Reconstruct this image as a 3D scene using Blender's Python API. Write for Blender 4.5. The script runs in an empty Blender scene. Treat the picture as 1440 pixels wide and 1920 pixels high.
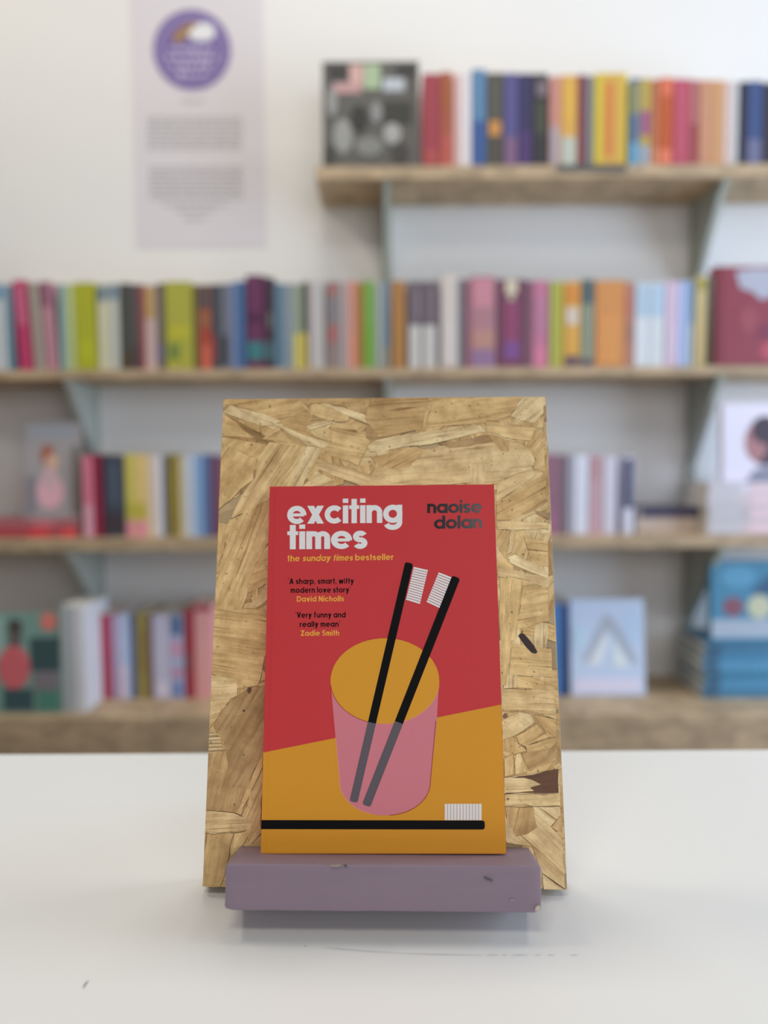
import bpy, bmesh, math, random
from mathutils import Vector, Matrix
random.seed(7)
C = bpy.context.scene.collection
S = bpy.context.scene

# ---------------------------------------------------------------- camera
TABLE_Z = 0.75
CAM = Vector((0.0, 0.0, TABLE_Z + 0.2337))
F, PITCH, ROLL = 1367.4, 0.0661, -0.0061
cam_data = bpy.data.cameras.new('camera')
cam = bpy.data.objects.new('camera', cam_data)
C.objects.link(cam)
cam_data.sensor_fit = 'HORIZONTAL'
cam_data.sensor_width = 36.0
cam_data.lens = 36.0 * F / 1440.0
cam_data.clip_start = 0.02
cam.matrix_world = Matrix.Translation(CAM) @ Matrix.Rotation(math.pi / 2 - PITCH, 4, 'X') @ Matrix.Rotation(ROLL, 4, 'Z')
cam_data.dof.use_dof = True
cam_data.dof.focus_distance = 0.400
cam_data.dof.aperture_fstop = (cam_data.lens / 1000.0) / 0.0091
S.camera = cam

# ---------------------------------------------------------------- light
world = bpy.data.worlds.new('world')
S.world = world
world.use_nodes = True
bg = world.node_tree.nodes['Background']
bg.inputs[0].default_value = (0.98, 0.985, 1.0, 1)
bg.inputs[1].default_value = 0.12


def area(name, loc, target, sx, sy, power, color):
    l = bpy.data.lights.new(name, 'AREA')
    l.shape = 'RECTANGLE'
    l.size, l.size_y = sx, sy
    l.energy = power
    l.color = color
    o = bpy.data.objects.new(name, l)
    C.objects.link(o)
    o.location = loc
    d = Vector(target) - Vector(loc)
    o.rotation_euler = d.to_track_quat('-Z', 'Y').to_euler()
    return o


area('ceiling_or_fill_lamp', (-0.05, 1.18, 2.75), (-0.02, 0.42, 0.75), 0.4, 0.25, 10, (1.0, 0.955, 0.87))
area('ceiling_or_fill_lamp', (-1.25, 1.05, 2.6), (-0.3, 0.9, 0.9), 0.4, 0.3, 9.0, (1.0, 0.92, 0.78))
area('ceiling_or_fill_lamp', (1.05, 1.05, 2.7), (0.3, 0.9, 0.9), 0.4, 0.3, 6.5, (1.0, 0.97, 0.92))
area('ceiling_or_fill_lamp', (-0.35, -0.45, 2.75), (-0.2, 0.4, 0.7), 0.9, 0.4, 9, (1.0, 0.95, 0.85))  # added overhead fill in front, brightens the display book and left shelves
area('window_or_fill_light', (1.15, -2.0, 1.75), (0.1, 1.4, 0.95), 1.8, 1.3, 23, (0.97, 0.97, 1.0))  # added fill light behind the camera, aimed to lift the book cover
area('window_or_fill_light', (2.3, 0.80, 1.2), (0.0, 1.6, 0.95), 1.3, 1.7, 50, (0.62, 0.78, 1.0))

S.view_settings.view_transform = 'Standard'
S.view_settings.look = 'None'
S.view_settings.exposure = 0.0
S.view_settings.gamma = 1.0
S.view_settings.use_curve_mapping = False


# ---------------------------------------------------------------- helpers
def ray(px, py):
    X, Y = px - 720.0, py - 960.0
    c, s = math.cos(-ROLL), math.sin(-ROLL)
    X, Y = X * c - Y * s, X * s + Y * c
    cp, sp = math.cos(PITCH), math.sin(PITCH)
    r, u = X / F, -Y / F
    return Vector((r, cp + u * sp, -sp + u * cp))


def at(px, py, y):
    """world point on the vertical plane at distance y seen at that place of the photograph"""
    d = ray(px, py)
    return CAM + d * (y / d.y)


def lin(c):
    out = []
    for v in c[:3]:
        v = v / 255.0
        out.append(v / 12.92 if v <= 0.04045 else ((v + 0.055) / 1.055) ** 2.4)
    return out


_mats = {}


def mat(key, color, rough=0.6, noise=0.0, scale=40.0, bump=0.0, spec=0.4, stretch=(1, 1, 1), crease=False):
    """colour (linear) with faint procedural variation"""
    if key in _mats:
        return _mats[key]
    m = bpy.data.materials.new(key)
    m.use_nodes = True
    nt = m.node_tree
    b = nt.nodes['Principled BSDF']
    b.inputs['Roughness'].default_value = rough
    b.inputs['Specular IOR Level'].default_value = spec
    tc = nt.nodes.new('ShaderNodeTexCoord')
    mp = nt.nodes.new('ShaderNodeMapping')
    mp.inputs['Scale'].default_value = stretch
    nz = nt.nodes.new('ShaderNodeTexNoise')
    nz.inputs['Scale'].default_value = scale
    nz.inputs['Detail'].default_value = 5
    nt.links.new(tc.outputs['Object'], mp.inputs[0])
    nt.links.new(mp.outputs[0], nz.inputs['Vector'])
    mix = nt.nodes.new('ShaderNodeMix')
    mix.data_type = 'RGBA'
    mix.inputs[6].default_value = (*[min(1, v * (1 - noise)) for v in color], 1)
    mix.inputs[7].default_value = (*[min(1, v * (1 + noise)) for v in color], 1)
    nt.links.new(nz.outputs['Fac'], mix.inputs[0])
    nt.links.new(mix.outputs[2], b.inputs['Base Color'])
    if bump > 0 or crease:
        bp = nt.nodes.new('ShaderNodeBump')
        bp.inputs['Strength'].default_value = bump if bump > 0 else 0.5
        bp.inputs['Distance'].default_value = 0.001
        h = nz.outputs['Fac']
        if crease:
            sx = nt.nodes.new('ShaderNodeSeparateXYZ')
            nt.links.new(tc.outputs['Object'], sx.inputs[0])
            mr = nt.nodes.new('ShaderNodeMapRange')
            mr.interpolation_type = 'SMOOTHSTEP'
            mr.inputs['From Min'].default_value = -0.0625
            mr.inputs['From Max'].default_value = -0.0605
            mr.inputs['To Min'].default_value = 0
            mr.inputs['To Max'].default_value = 1
            nt.links.new(sx.outputs['X'], mr.inputs['Value'])
            h = mr.outputs[0]
            bp.inputs['Strength'].default_value = 0.16
        nt.links.new(h, bp.inputs['Height'])
        nt.links.new(bp.outputs[0], b.inputs['Normal'])
    _mats[key] = m
    return m


ALB = 1.0


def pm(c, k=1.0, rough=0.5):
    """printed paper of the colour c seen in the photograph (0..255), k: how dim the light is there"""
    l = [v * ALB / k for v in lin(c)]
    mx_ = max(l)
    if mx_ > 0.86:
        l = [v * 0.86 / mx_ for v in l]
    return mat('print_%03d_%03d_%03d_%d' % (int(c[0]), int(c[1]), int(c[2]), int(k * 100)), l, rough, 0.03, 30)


def tag(o, label=None, cat=None, group=None, kind=None):
    if label: o['label'] = label
    if cat: o['category'] = cat
    if group: o['group'] = group
    if kind: o['kind'] = kind
    return o


def empty(name, loc, label, cat, group=None, rot=(0, 0, 0)):
    o = bpy.data.objects.new(name, None)
    C.objects.link(o)
    o.location = loc
    o.rotation_euler = rot
    o.empty_display_size = 0.02
    return tag(o, label, cat, group)


def link(name, me, mats, parent=None, smooth=False):
    if not isinstance(mats, (list, tuple)):
        mats = [mats]
    for m in mats:
        me.materials.append(m)
    if smooth:
        for p in me.polygons:
            p.use_smooth = True
    o = bpy.data.objects.new(name, me)
    C.objects.link(o)
    if parent:
        o.parent = parent
    return o


def mesh_of(verts, faces, mi=None):
    me = bpy.data.meshes.new('mesh')
    me.from_pydata([tuple(v) for v in verts], [], faces)
    if mi:
        for p, i in zip(me.polygons, mi):
            p.material_index = i
    me.update()
    return me


def box_data(x0, x1, y0, y1, z0, z1):
    v = [(x0, y0, z0), (x1, y0, z0), (x1, y1, z0), (x0, y1, z0), (x0, y0, z1), (x1, y0, z1), (x1, y1, z1), (x0, y1, z1)]
    f = [(0, 3, 2, 1), (4, 5, 6, 7), (0, 1, 5, 4), (1, 2, 6, 5), (2, 3, 7, 6), (3, 0, 4, 7)]
    return v, f


def box(name, ext, m, parent=None, bevel=0.0, seg=2):
    v, f = box_data(*ext)
    if bevel > 0:
        bm = bmesh.new()
        vs = [bm.verts.new(p) for p in v]
        for q in f:
            bm.faces.new([vs[i] for i in q])
        bmesh.ops.bevel(bm, geom=bm.edges[:], offset=bevel, segments=seg, affect='EDGES', profile=0.5)
        me = bpy.data.meshes.new('mesh')
        bm.to_mesh(me)
        bm.free()
    else:
        me = mesh_of(v, f)
    return link(name, me, m, parent)


def boxes(name, exts, m, parent=None):
    V, Fc = [], []
    for e in exts:
        v, f = box_data(*e)
        o = len(V)
        V += v
        Fc += [tuple(i + o for i in q) for q in f]
    return link(name, mesh_of(V, Fc), m, parent)


def prism_xz(name, poly, y0, y1, m, parent=None):
    """outline in x,z with its front at y0 and its back at y1"""
    n = len(poly)
    a = sum(poly[i][0] * poly[(i + 1) % n][1] - poly[(i + 1) % n][0] * poly[i][1] for i in range(n))
    if a < 0:
        poly = poly[::-1]
    V = [(x, y0, z) for x, z in poly] + [(x, y1, z) for x, z in poly]
    Fc = [tuple(range(n)), tuple(range(2 * n - 1, n - 1, -1))]
    for i in range(n):
        j = (i + 1) % n
        Fc.append((j, i, n + i, n + j))
    return link(name, mesh_of(V, Fc), m, parent)


# ---------------------------------------------------------------- the setting
def wall_mat():
    return mat('wall_paint', (0.80, 0.787, 0.772), 0.85, 0.012, 3, 0.0)


WALL_Y, FRONT_Y, SPINE_Y = 1.80, 1.63, 1.645
box('floor', (-6.0, 6.0, -3.0, WALL_Y + 0.1, -0.1, 0.0), mat('floor_boards', (0.33, 0.26, 0.19), 0.5, 0.15, 4, 0, stretch=(1, 8, 1)))
tag(bpy.data.objects['floor'], kind='structure')
tag(box('wall_back', (-6.0, 6.0, WALL_Y, WALL_Y + 0.1, 0.0, 3.0), wall_mat()), kind='structure')


def wood_mat(key, c, dark=0.35):
    m = bpy.data.materials.new(key)
    m.use_nodes = True
    nt = m.node_tree
    b = nt.nodes['Principled BSDF']
    b.inputs['Roughness'].default_value = 0.6
    tc = nt.nodes.new('ShaderNodeTexCoord')
    mp = nt.nodes.new('ShaderNodeMapping')
    mp.inputs['Scale'].default_value = (1, 1, 2.2)
    vo = nt.nodes.new('ShaderNodeTexVoronoi')
    vo.inputs['Scale'].default_value = 26
    nz = nt.nodes.new('ShaderNodeTexNoise')
    nz.inputs['Scale'].default_value = 60
    nz.inputs['Detail'].default_value = 6
    nt.links.new(tc.outputs['Object'], mp.inputs[0])
    nt.links.new(mp.outputs[0], vo.inputs['Vector'])
    nt.links.new(mp.outputs[0], nz.inputs['Vector'])
    sep = nt.nodes.new('ShaderNodeSeparateColor')
    nt.links.new(vo.outputs['Color'], sep.inputs[0])
    ad = nt.nodes.new('ShaderNodeMath')
    ad.operation = 'MULTIPLY_ADD'
    ad.inputs[1].default_value = 0.6
    nt.links.new(sep.outputs[0], ad.inputs[0])
    mu = nt.nodes.new('ShaderNodeMath')
    mu.operation = 'MULTIPLY'
    mu.inputs[1].default_value = 0.5
    nt.links.new(nz.outputs['Fac'], mu.inputs[0])
    nt.links.new(mu.outputs[0], ad.inputs[2])
    cr = nt.nodes.new('ShaderNodeValToRGB')
    cr.color_ramp.elements[0].color = (*[v * (1 - dark) for v in c], 1)
    cr.color_ramp.elements[1].color = (*[min(1, v * (1 + dark)) for v in c], 1)
    nt.links.new(ad.outputs[0], cr.inputs[0])
    nt.links.new(cr.outputs[0], b.inputs['Base Color'])
    return m


SHELF_M = wood_mat('shelf_chipboard', (0.45, 0.33, 0.205))


def zat(py, y, px=720):
    return at(px, py, y).z


SH = {  # name: (z of the top face, thickness, x0, x1, front y)
    'top': (zat(311, FRONT_Y), 0.028, at(592, 330, FRONT_Y).x, 1.30, FRONT_Y),
    'second': (zat(690, FRONT_Y), 0.020, -1.25, 1.30, FRONT_Y),
    'third': (zat(1004, SPINE_Y), 0.027, -1.25, 1.30, 1.60),
    'bottom': (zat(1307, SPINE_Y), 0.085, -1.25, 1.30, 1.515),
}
SHELF_LABEL = {
    'top': 'short topmost wooden wall shelf on the right holding bright books',
    'second': 'long second wooden wall shelf full of upright paperbacks',
    'third': 'third wooden wall shelf down, behind the display board',
    'bottom': 'deep lowest wooden shelf just above the white table edge',
}
for k, (z, th, x0, x1, fy) in SH.items():
    o = box('wall_shelf', (x0, x1, fy, WALL_Y - 0.0005, z - th, z), SHELF_M, None, 0.0015)
    tag(o, SHELF_LABEL[k], 'shelf', 'wooden wall shelves')

METAL = mat('pale_green_metal', (0.43, 0.465, 0.42), 0.45, 0.04, 20)
SLOT = mat('slot_dark', (0.05, 0.05, 0.05), 0.8)
UP = [(at(180, 800, WALL_Y).x, 0.05, SH['second'][0] - 0.020, 'pale green slotted upright left of the display board, below the second shelf', 'far left'),
      (at(725, 450, WALL_Y).x, 0.05, SH['top'][0] - 0.028, 'pale green slotted upright on the wall directly above the display board', 'centre'),
      (at(1302, 450, WALL_Y).x, 0.05, SH['top'][0] - 0.028, 'pale green slotted upright at the right, running behind all four shelves', 'right')]
names = {'top': 'top', 'second': 'second', 'third': 'third', 'bottom': 'bottom'}
for ux, z0, z1, lab, where in UP:
    u = empty('shelf_upright', (ux, WALL_Y, z0), lab, 'upright', 'slotted wall uprights')
    # channel in sections between the shelves
    levels = sorted([SH[k] for k in SH if SH[k][0] - SH[k][1] <= z1 + 0.001], key=lambda s: s[0])
    cuts, lo = [], z0
    for s in levels:
        cuts.append((lo, s[0] - s[1] - 0.0006))
        lo = s[0] + 0.0006
    boxes('channel', [(-0.011, 0.011, -0.010, -0.0005, a - z0, b - z0) for a, b in cuts if b - a > 0.01], METAL, u)
    sl = []
    zz = z0 + 0.4
    while zz < z1 - 0.02:
        if all(not (s[0] - s[1] - 0.02 < zz < s[0] + 0.01) for s in levels):
            sl.append((-0.0022, 0.0022, -0.0106, -0.0101, zz - z0, zz - z0 + 0.012))
        zz += 0.025
    boxes('slots', sl, SLOT, u)
    for k in ('top', 'second', 'third', 'bottom'):
        z, th, sx0, sx1, fy = SH[k]
        if z - th > z1 + 0.001:
            continue
        L = (WALL_Y - 0.0105) - (fy + 0.012)
        zt = z - th - 0.0006
        # tapering channel bracket: thin at the front, deep at the wall
        prof = [(0, 0), (-L, 0), (-L, -0.012), (-L * 0.9, -0.022), (-0.008, -0.195), (0, -0.195)]
        n = len(prof)
        V = [(-0.007, y, zz) for y, zz in prof] + [(0.007, y, zz) for y, zz in prof]
        Fc = [tuple(range(n)), tuple(range(2 * n - 1, n - 1, -1))] + [((i + 1) % n, i, n + i, n + (i + 1) % n) for i in range(n)]
        o = link('shelf_bracket', mesh_of(V, Fc), METAL)
        o.location = (ux, WALL_Y - 0.0107, zt)
        wtxt = {'far left': 'left of the display board', 'centre': 'on the middle upright', 'right': 'on the right upright'}[where]
        tag(o, 'pale green metal bracket under the %s shelf, %s' % (names[k], wtxt), 'bracket', 'shelf brackets')

# ---------------------------------------------------------------- poster on the wall
pz0, pz1 = zat(465, WALL_Y, 375), zat(465, WALL_Y, 375) + 0.80
px0, px1 = at(250, 230, WALL_Y).x, at(497, 230, WALL_Y).x
poster = empty('wall_poster', ((px0 + px1) / 2, WALL_Y, pz0), 'tall pale lilac paper poster with a purple round logo, on the white wall', 'poster')
pw = (px1 - px0) / 2
box('sheet', (-pw, pw, -0.0012, -0.0002, 0, pz1 - pz0), mat('poster_paper', (0.70, 0.665, 0.70), 0.7, 0.01, 5), poster)


def wp(px, py):
    p = at(px, py, WALL_Y - 0.0014)
    return (p.x - poster.location.x, p.z - pz0)


PURPLE = mat('logo_purple', tuple(lin((118, 100, 160))), 0.6)
cx, cz = wp(360, 94)
rr = wp(433, 94)[0] - cx
seg = 48
d = prism_xz('logo_disc', [(cx + rr * math.cos(2 * math.pi * i / seg), cz + rr * math.sin(2 * math.pi * i / seg)) for i in range(seg)], -0.0018, -0.0012, PURPLE, poster)
ri = rr * 0.86


def ring(name, cx, cz, r0, r1, y, m, parent, n=48):
    V, Fc = [], []
    for i in range(n):
        a = 2 * math.pi * i / n
        V += [(cx + r0 * math.cos(a), y, cz + r0 * math.sin(a)), (cx + r1 * math.cos(a), y, cz + r1 * math.sin(a))]
    for i in range(n):
        j = (i + 1) % n
        Fc.append((2 * i, 2 * i + 1, 2 * j + 1, 2 * j))
    return link(name, mesh_of(V, Fc), m, parent)


ring('logo_ring', cx, cz, rr * 0.80, rr * 0.84, -0.0021, mat('logo_lilac', tuple(lin((175, 165, 200))), 0.6), poster)
brush = [wp(*p) for p in [(328, 82), (322, 68), (335, 55), (352, 44), (372, 40), (366, 52), (356, 64), (345, 76)]]
prism_xz('brown_leaf', brush, -0.0023, -0.0018, mat('logo_brown', tuple(lin((160, 125, 85))), 0.6), poster)
page = [wp(*p) for p in [(352, 66), (364, 50), (380, 42), (398, 48), (404, 62), (398, 74), (378, 78), (360, 74)]]
prism_xz('white_page', page, -0.0025, -0.0019, mat('logo_white', (0.78, 0.78, 0.80), 0.6), poster)
ex = []
for yy, a, b in [(92, 318, 402), (108, 312, 408), (124, 322, 398), (140, 335, 385)]:
    x = a
    while x < b:
        w = random.uniform(5, 12)
        h = random.uniform(2.5, 5)
        p, q = wp(x, yy + h), wp(min(b, x + w), yy - h)
        ex.append((p[0], q[0], -0.0024, -0.0018, p[1], q[1]))
        x += w + random.uniform(2.5, 5)
boxes('logo_lettering', ex, mat('logo_script', tuple(lin((200, 192, 215))), 0.6), poster)


def para(rows, key):
    ex = []
    for yy, a, b in rows:
        x = a
        while x < b - 3:
            w = random.uniform(6, 22)
            p, q = wp(x, yy + 2.0), wp(min(b, x + w), yy - 2.0)
            ex.append((p[0], q[0], -0.0016, -0.00115, p[1], q[1]))
            x += w + 3
    boxes('text_paragraph', ex, mat('poster_ink', (0.36, 0.34, 0.36), 0.7), poster)


para([(222 + 9.2 * i, 277, 455) for i in range(7)], 'a')
para([(316 + 9.2 * i, 280, 456) for i in range(7)], 'b')
para([(384, 305, 430), (395, 330, 405), (410, 345, 388)], 'c')
para([(190, 342, 384)], 'd')

# ---------------------------------------------------------------- books on the shelves
PAGES = mat('page_edges', (0.72, 0.68, 0.58), 0.8, 0.05, 200, 0, stretch=(30, 1, 1))
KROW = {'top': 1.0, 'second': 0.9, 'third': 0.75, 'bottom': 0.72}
BAR = 0.0006


def upright_book(row, a, b, ytop, col, desc, bands=(), lean=0.0, y=None, depth=None, cat='book', tilt_px=0):
    z, th, sx0, sx1, fy = SH[row]
    y = SPINE_Y if y is None else y
    ybase = {'top': 311, 'second': 690, 'third': 1004, 'bottom': 1307}[row]
    ym = (ytop + ybase) / 2
    x0, x1 = at(a, ym, y).x + 0.0005, at(b, ym, y).x - 0.0005
    H = zat(ytop, y, (a + b) / 2) - z
    W = x1 - x0
    D = depth or min(0.128, H * 0.64, WALL_Y - y - 0.004)
    k = KROW[row]
    lift = 0.0002 + abs(math.sin(math.radians(lean))) * W / 2 * 1.0
    o = empty('paperback' if W < 0.045 else 'thick_book', ((x0 + x1) / 2, y, z + lift), desc + ', on the %s shelf' % row, cat, 'upright books on the %s shelf' % row)
    o.rotation_euler = (0, math.radians(lean), 0)
    w = W / 2
    t = 0.0008
    # cover: spine rounded at its corners and two boards, one U-shaped mesh
    c = min(0.0025, w * 0.35)
    outer = [(-w, D), (-w, c), (-w + c * 0.3, c * 0.3), (-w + c, 0), (w - c, 0), (w - c * 0.3, c * 0.3), (w, c), (w, D)]
    inner = [(w - t, D), (w - t, c + t), (-w + t, c + t), (-w + t, D)]
    pr = outer + inner
    n = len(pr)
    V = [(px, py, 0) for px, py in pr] + [(px, py, H) for px, py in pr]
    Fc = []
    for i in range(n):
        j = (i + 1) % n
        Fc.append((i, j, n + j, n + i))
    # caps as strips
    quads = [(0, 1, 10, 11), (1, 2, 3, 10), (3, 4, 9, 10), (4, 5, 6, 9), (6, 7, 8, 9)]
    for q in quads:
        Fc.append(tuple(reversed(q)))
        Fc.append(tuple(i + n for i in q))
    link('cover', mesh_of(V, Fc), pm(col, k), o)
    box('pages', (-w + t, w - t, c + t, D - 0.002, 0.002, H - 0.002), PAGES, o)
    for bd in bands:
        f0, f1, bc = bd[:3]
        u0, u1 = (bd[3], bd[4]) if len(bd) > 3 else (0.0, 1.0)
        bx0 = -w + c + u0 * 2 * (w - c)
        bx1 = -w + c + u1 * 2 * (w - c)
        box('spine_panel', (bx0, bx1, -BAR * (1 if len(bd) < 6 else 2), 0.0, H * f0 + 0.0003, H * f1 - 0.0003), pm(bc, k), o)
    return o


def faceout(row, a, b, ytop, col, label, shapes=(), y=None, thick=0.02, lean=5.0, zbase=None, k=None, name='picture_book', full=None, kk=1.0):
    """a book standing with its front cover towards the room, leaning back a little"""
    z, th, sx0, sx1, fy = SH[row]
    z = z if zbase is None else zbase
    y = SPINE_Y if y is None else y
    ybase = 960 - 0
    x0, x1 = at(a, ytop + 80, y).x, at(b, ytop + 80, y).x
    H = zat(ytop, y + 0.01, (a + b) / 2) - z
    W = x1 - x0
    o = empty(name, ((x0 + x1) / 2, y, z + thick * math.sin(math.radians(lean)) + 0.0003), label, 'book', 'books shown front cover out')
    o.rotation_euler = (-math.radians(lean), 0, 0)
    kq = KROW[row] * kk
    w = W / 2
    m = pm(col, kq)
    boxes('cover', [(-w, w, 0, 0.002, 0, H), (-w, w, thick - 0.002, thick, 0, H), (-w, -w + 0.002, 0.002, thick - 0.002, 0, H)], m, o)
    box('pages', (-w + 0.002, w - 0.003, 0.002, thick - 0.002, 0.003, H - 0.003), PAGES, o)
    for i, sh in enumerate(shapes):
        kind, c = sh[0], sh[1]
        yy = -0.0004 - 0.00015 * i
        if kind == 'r':
            u0, u1, v0, v1 = sh[2:6]
            box('cover_panel', (-w + u0 * W, -w + u1 * W, yy, 0, v0 * H, v1 * H), pm(c, kq), o)
        elif kind == 'e':
            cu, cv, ru, rv = sh[2:6]
            prism_xz('cover_shape', [(-w + (cu + ru * math.cos(t * math.pi / 12)) * W, (cv + rv * math.sin(t * math.pi / 12)) * H) for t in range(24)], yy, 0, pm(c, kq), o)
        elif kind == 'p':
            prism_xz('cover_shape', [(-w + u * W, v * H) for u, v in sh[2]], yy, 0, pm(c, kq), o)
    return o


def flatbook(row, a, b, py0, py1, col, label, y=None, depth=0.13, zbase=None, panel=None, k=None, name='flat_book'):
    z = SH[row][0] if zbase is None else zbase
    y = SPINE_Y if y is None else y
    x0, x1 = at(a, (py0 + py1) / 2, y).x, at(b, (py0 + py1) / 2, y).x
    T = zat(py0, y, (a + b) / 2) - zat(py1, y, (a + b) / 2)
    o = empty(name, ((x0 + x1) / 2, y, z + 0.0003), label, 'book', 'books lying flat on the shelves')
    w = (x1 - x0) / 2
    kq = KROW[row]
    boxes('cover', [(-w, w, 0, depth, 0, 0.0015), (-w, w, 0, depth, T - 0.0015, T), (-w, w, 0, 0.0015, 0.0015, T - 0.0015)], pm(col, kq), o)
    box('pages', (-w + 0.002, w - 0.002, 0.0015, depth - 0.002, 0.0015, T - 0.0015), PAGES, o)
    if panel:
        for (u0, u1, c) in panel:
            box('spine_panel', (-w + u0 * 2 * w, -w + u1 * 2 * w, -0.0006, 0, T * 0.15, T * 0.85), pm(c, kq), o)
    return o, z + 0.0003 + T


# top shelf
faceout('top', 604, 786, 113, (92, 90, 86), 'square black and white picture book, front cover out, leftmost on the top shelf',
        [('r', (50, 50, 48), 0.06, 0.27, 0.83, 0.97), ('r', (52, 52, 52), 0.76, 0.97, 0.85, 0.97),
         ('r', (205, 165, 160), 0.28, 0.42, 0.76, 0.97), ('r', (165, 185, 150), 0.43, 0.60, 0.74, 0.97),
         ('r', (185, 190, 198), 0.63, 0.85, 0.72, 0.84), ('r', (190, 150, 150), 0.12, 0.40, 0.70, 0.80),
         ('e', (45, 45, 42), 0.38, 0.46, 0.09, 0.13), ('e', (150, 150, 145), 0.21, 0.30, 0.10, 0.16),
         ('e', (165, 163, 160), 0.72, 0.32, 0.09, 0.10), ('r', (55, 55, 50), 0.62, 0.92, 0.42, 0.62),
         ('e', (130, 130, 125), 0.48, 0.20, 0.14, 0.09), ('e', (140, 140, 140), 0.56, 0.52, 0.06, 0.10),
         ('r', (60, 58, 55), 0.03, 0.12, 0.04, 0.20), ('e', (65, 62, 60), 0.80, 0.14, 0.09, 0.10),
         ('e', (150, 150, 148), 0.10, 0.62, 0.05, 0.14)], thick=0.018, lean=4)
T = [
 (792, 826, 138, (160, 66, 78), 'deep red paperback right of the black and white picture book', [(0.05, 0.2, (175, 80, 80))]),
 (826, 849, 135, (170, 92, 70), 'rusty orange-brown paperback with a coral foot', [(0.02, 0.35, (190, 95, 85)), (0.6, 0.95, (165, 95, 60))]),
 (850, 862, 140, (222, 180, 175), 'thin blush pink paperback', []),
 (862, 884, 137, (226, 218, 220), 'white paperback just left of the light blue one', []),
 (884, 912, 130, (95, 135, 170), 'paperback light blue above and royal blue below', [(0.0, 0.48, (62, 92, 150))]),
 (912, 944, 137, (84, 80, 72), 'charcoal paperback with a round orange emblem on its spine', [(0.34, 0.5, (205, 145, 80), 0.1, 0.9), (0.52, 0.95, (95, 92, 84), 0.2, 0.8)]),
 (944, 972, 137, (92, 88, 140), 'violet-blue paperback with a mauve foot', [(0.0, 0.33, (130, 100, 130))]),
 (972, 999, 138, (62, 58, 96), 'dark indigo paperback', [(0.02, 0.4, (82, 62, 112))]),
 (999, 1028, 138, (58, 58, 60), 'near-black paperback with a grey-pink patch near its top', [(0.76, 0.92, (128, 116, 124), 0.2, 1.0), (0.35, 0.7, (76, 80, 66), 0.1, 0.9)]),
 (1030, 1051, 143, (202, 142, 132), 'salmon paperback with a pale lower half', [(0.0, 0.45, (176, 165, 172))]),
 (1051, 1083, 141, (216, 168, 88), 'golden yellow paperback with a pale mint foot', [(0.0, 0.33, (188, 196, 184)), (0.5, 0.9, (222, 176, 80), 0.2, 0.8)]),
 (1083, 1098, 140, (128, 60, 78), 'narrow maroon paperback', []),
 (1098, 1113, 142, (128, 132, 134), 'narrow grey paperback left of the bright yellow one', []),
 (1114, 1176, 137, (214, 190, 70), 'fat bright yellow book with orange lettering down its spine', [(0.0, 0.98, (208, 168, 80), 0.25, 0.9), (0.12, 0.9, (212, 128, 74), 0.32, 0.58, 2)]),
 (1180, 1200, 147, (96, 118, 146), 'thin blue paperback with a sky blue foot', [(0.02, 0.28, (110, 170, 205)), (0.6, 0.95, (150, 150, 110))]),
 (1200, 1220, 147, (188, 165, 86), 'mustard paperback with a purple blotch halfway up', [(0.0, 0.24, (160, 175, 195)), (0.36, 0.64, (160, 92, 140))]),
 (1221, 1236, 149, (188, 118, 84), 'narrow terracotta paperback', [(0.0, 0.22, (215, 145, 110))]),
 (1236, 1262, 146, (192, 92, 52), 'burnt orange paperback with coral top and foot', [(0.0, 0.2, (228, 128, 98)), (0.8, 0.99, (222, 118, 88))]),
 (1262, 1293, 148, (188, 84, 108), 'raspberry pink paperback', [(0.1, 0.9, (190, 88, 108), 0.2, 0.8)]),
 (1293, 1311, 150, (180, 112, 112), 'rose paperback with a dark red lower half', [(0.0, 0.5, (160, 80, 84))]),
 (1312, 1334, 150, (202, 148, 118), 'tan-pink paperback', []),
 (1334, 1357, 151, (205, 155, 112), 'caramel paperback left of the pale pink one', []),
 (1357, 1372, 152, (220, 196, 190), 'pale pink paperback', []),
 (1372, 1385, 152, (204, 204, 206), 'light grey paperback left of the black one', []),
 (1386, 1400, 153, (48, 44, 58), 'black paperback at the right of the top shelf', []),
 (1400, 1431, 152, (66, 84, 130), 'navy blue paperback with a slate foot', [(0.0, 0.32, (112, 114, 146))]),
 (1432, 1462, 155, (62, 58, 66), 'dark slate paperback cut by the right picture edge', []),
]
for t in T:
    upright_book('top', *t)
z = SH['top'][0]
xa, xb = at(1044, 330, FRONT_Y).x, at(1174, 330, FRONT_Y).x
tag(box('shelf_edge_strip', (xa, xb, FRONT_Y - 0.003, FRONT_Y - 0.0005, z - 0.014, z - 0.001), mat('strip_grey', (0.10, 0.105, 0.11), 0.5)),  # plain dark grey box along part of the shelf front
    'dark grey strip on the front edge of the top shelf below the yellow book', 'label strip')

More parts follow.
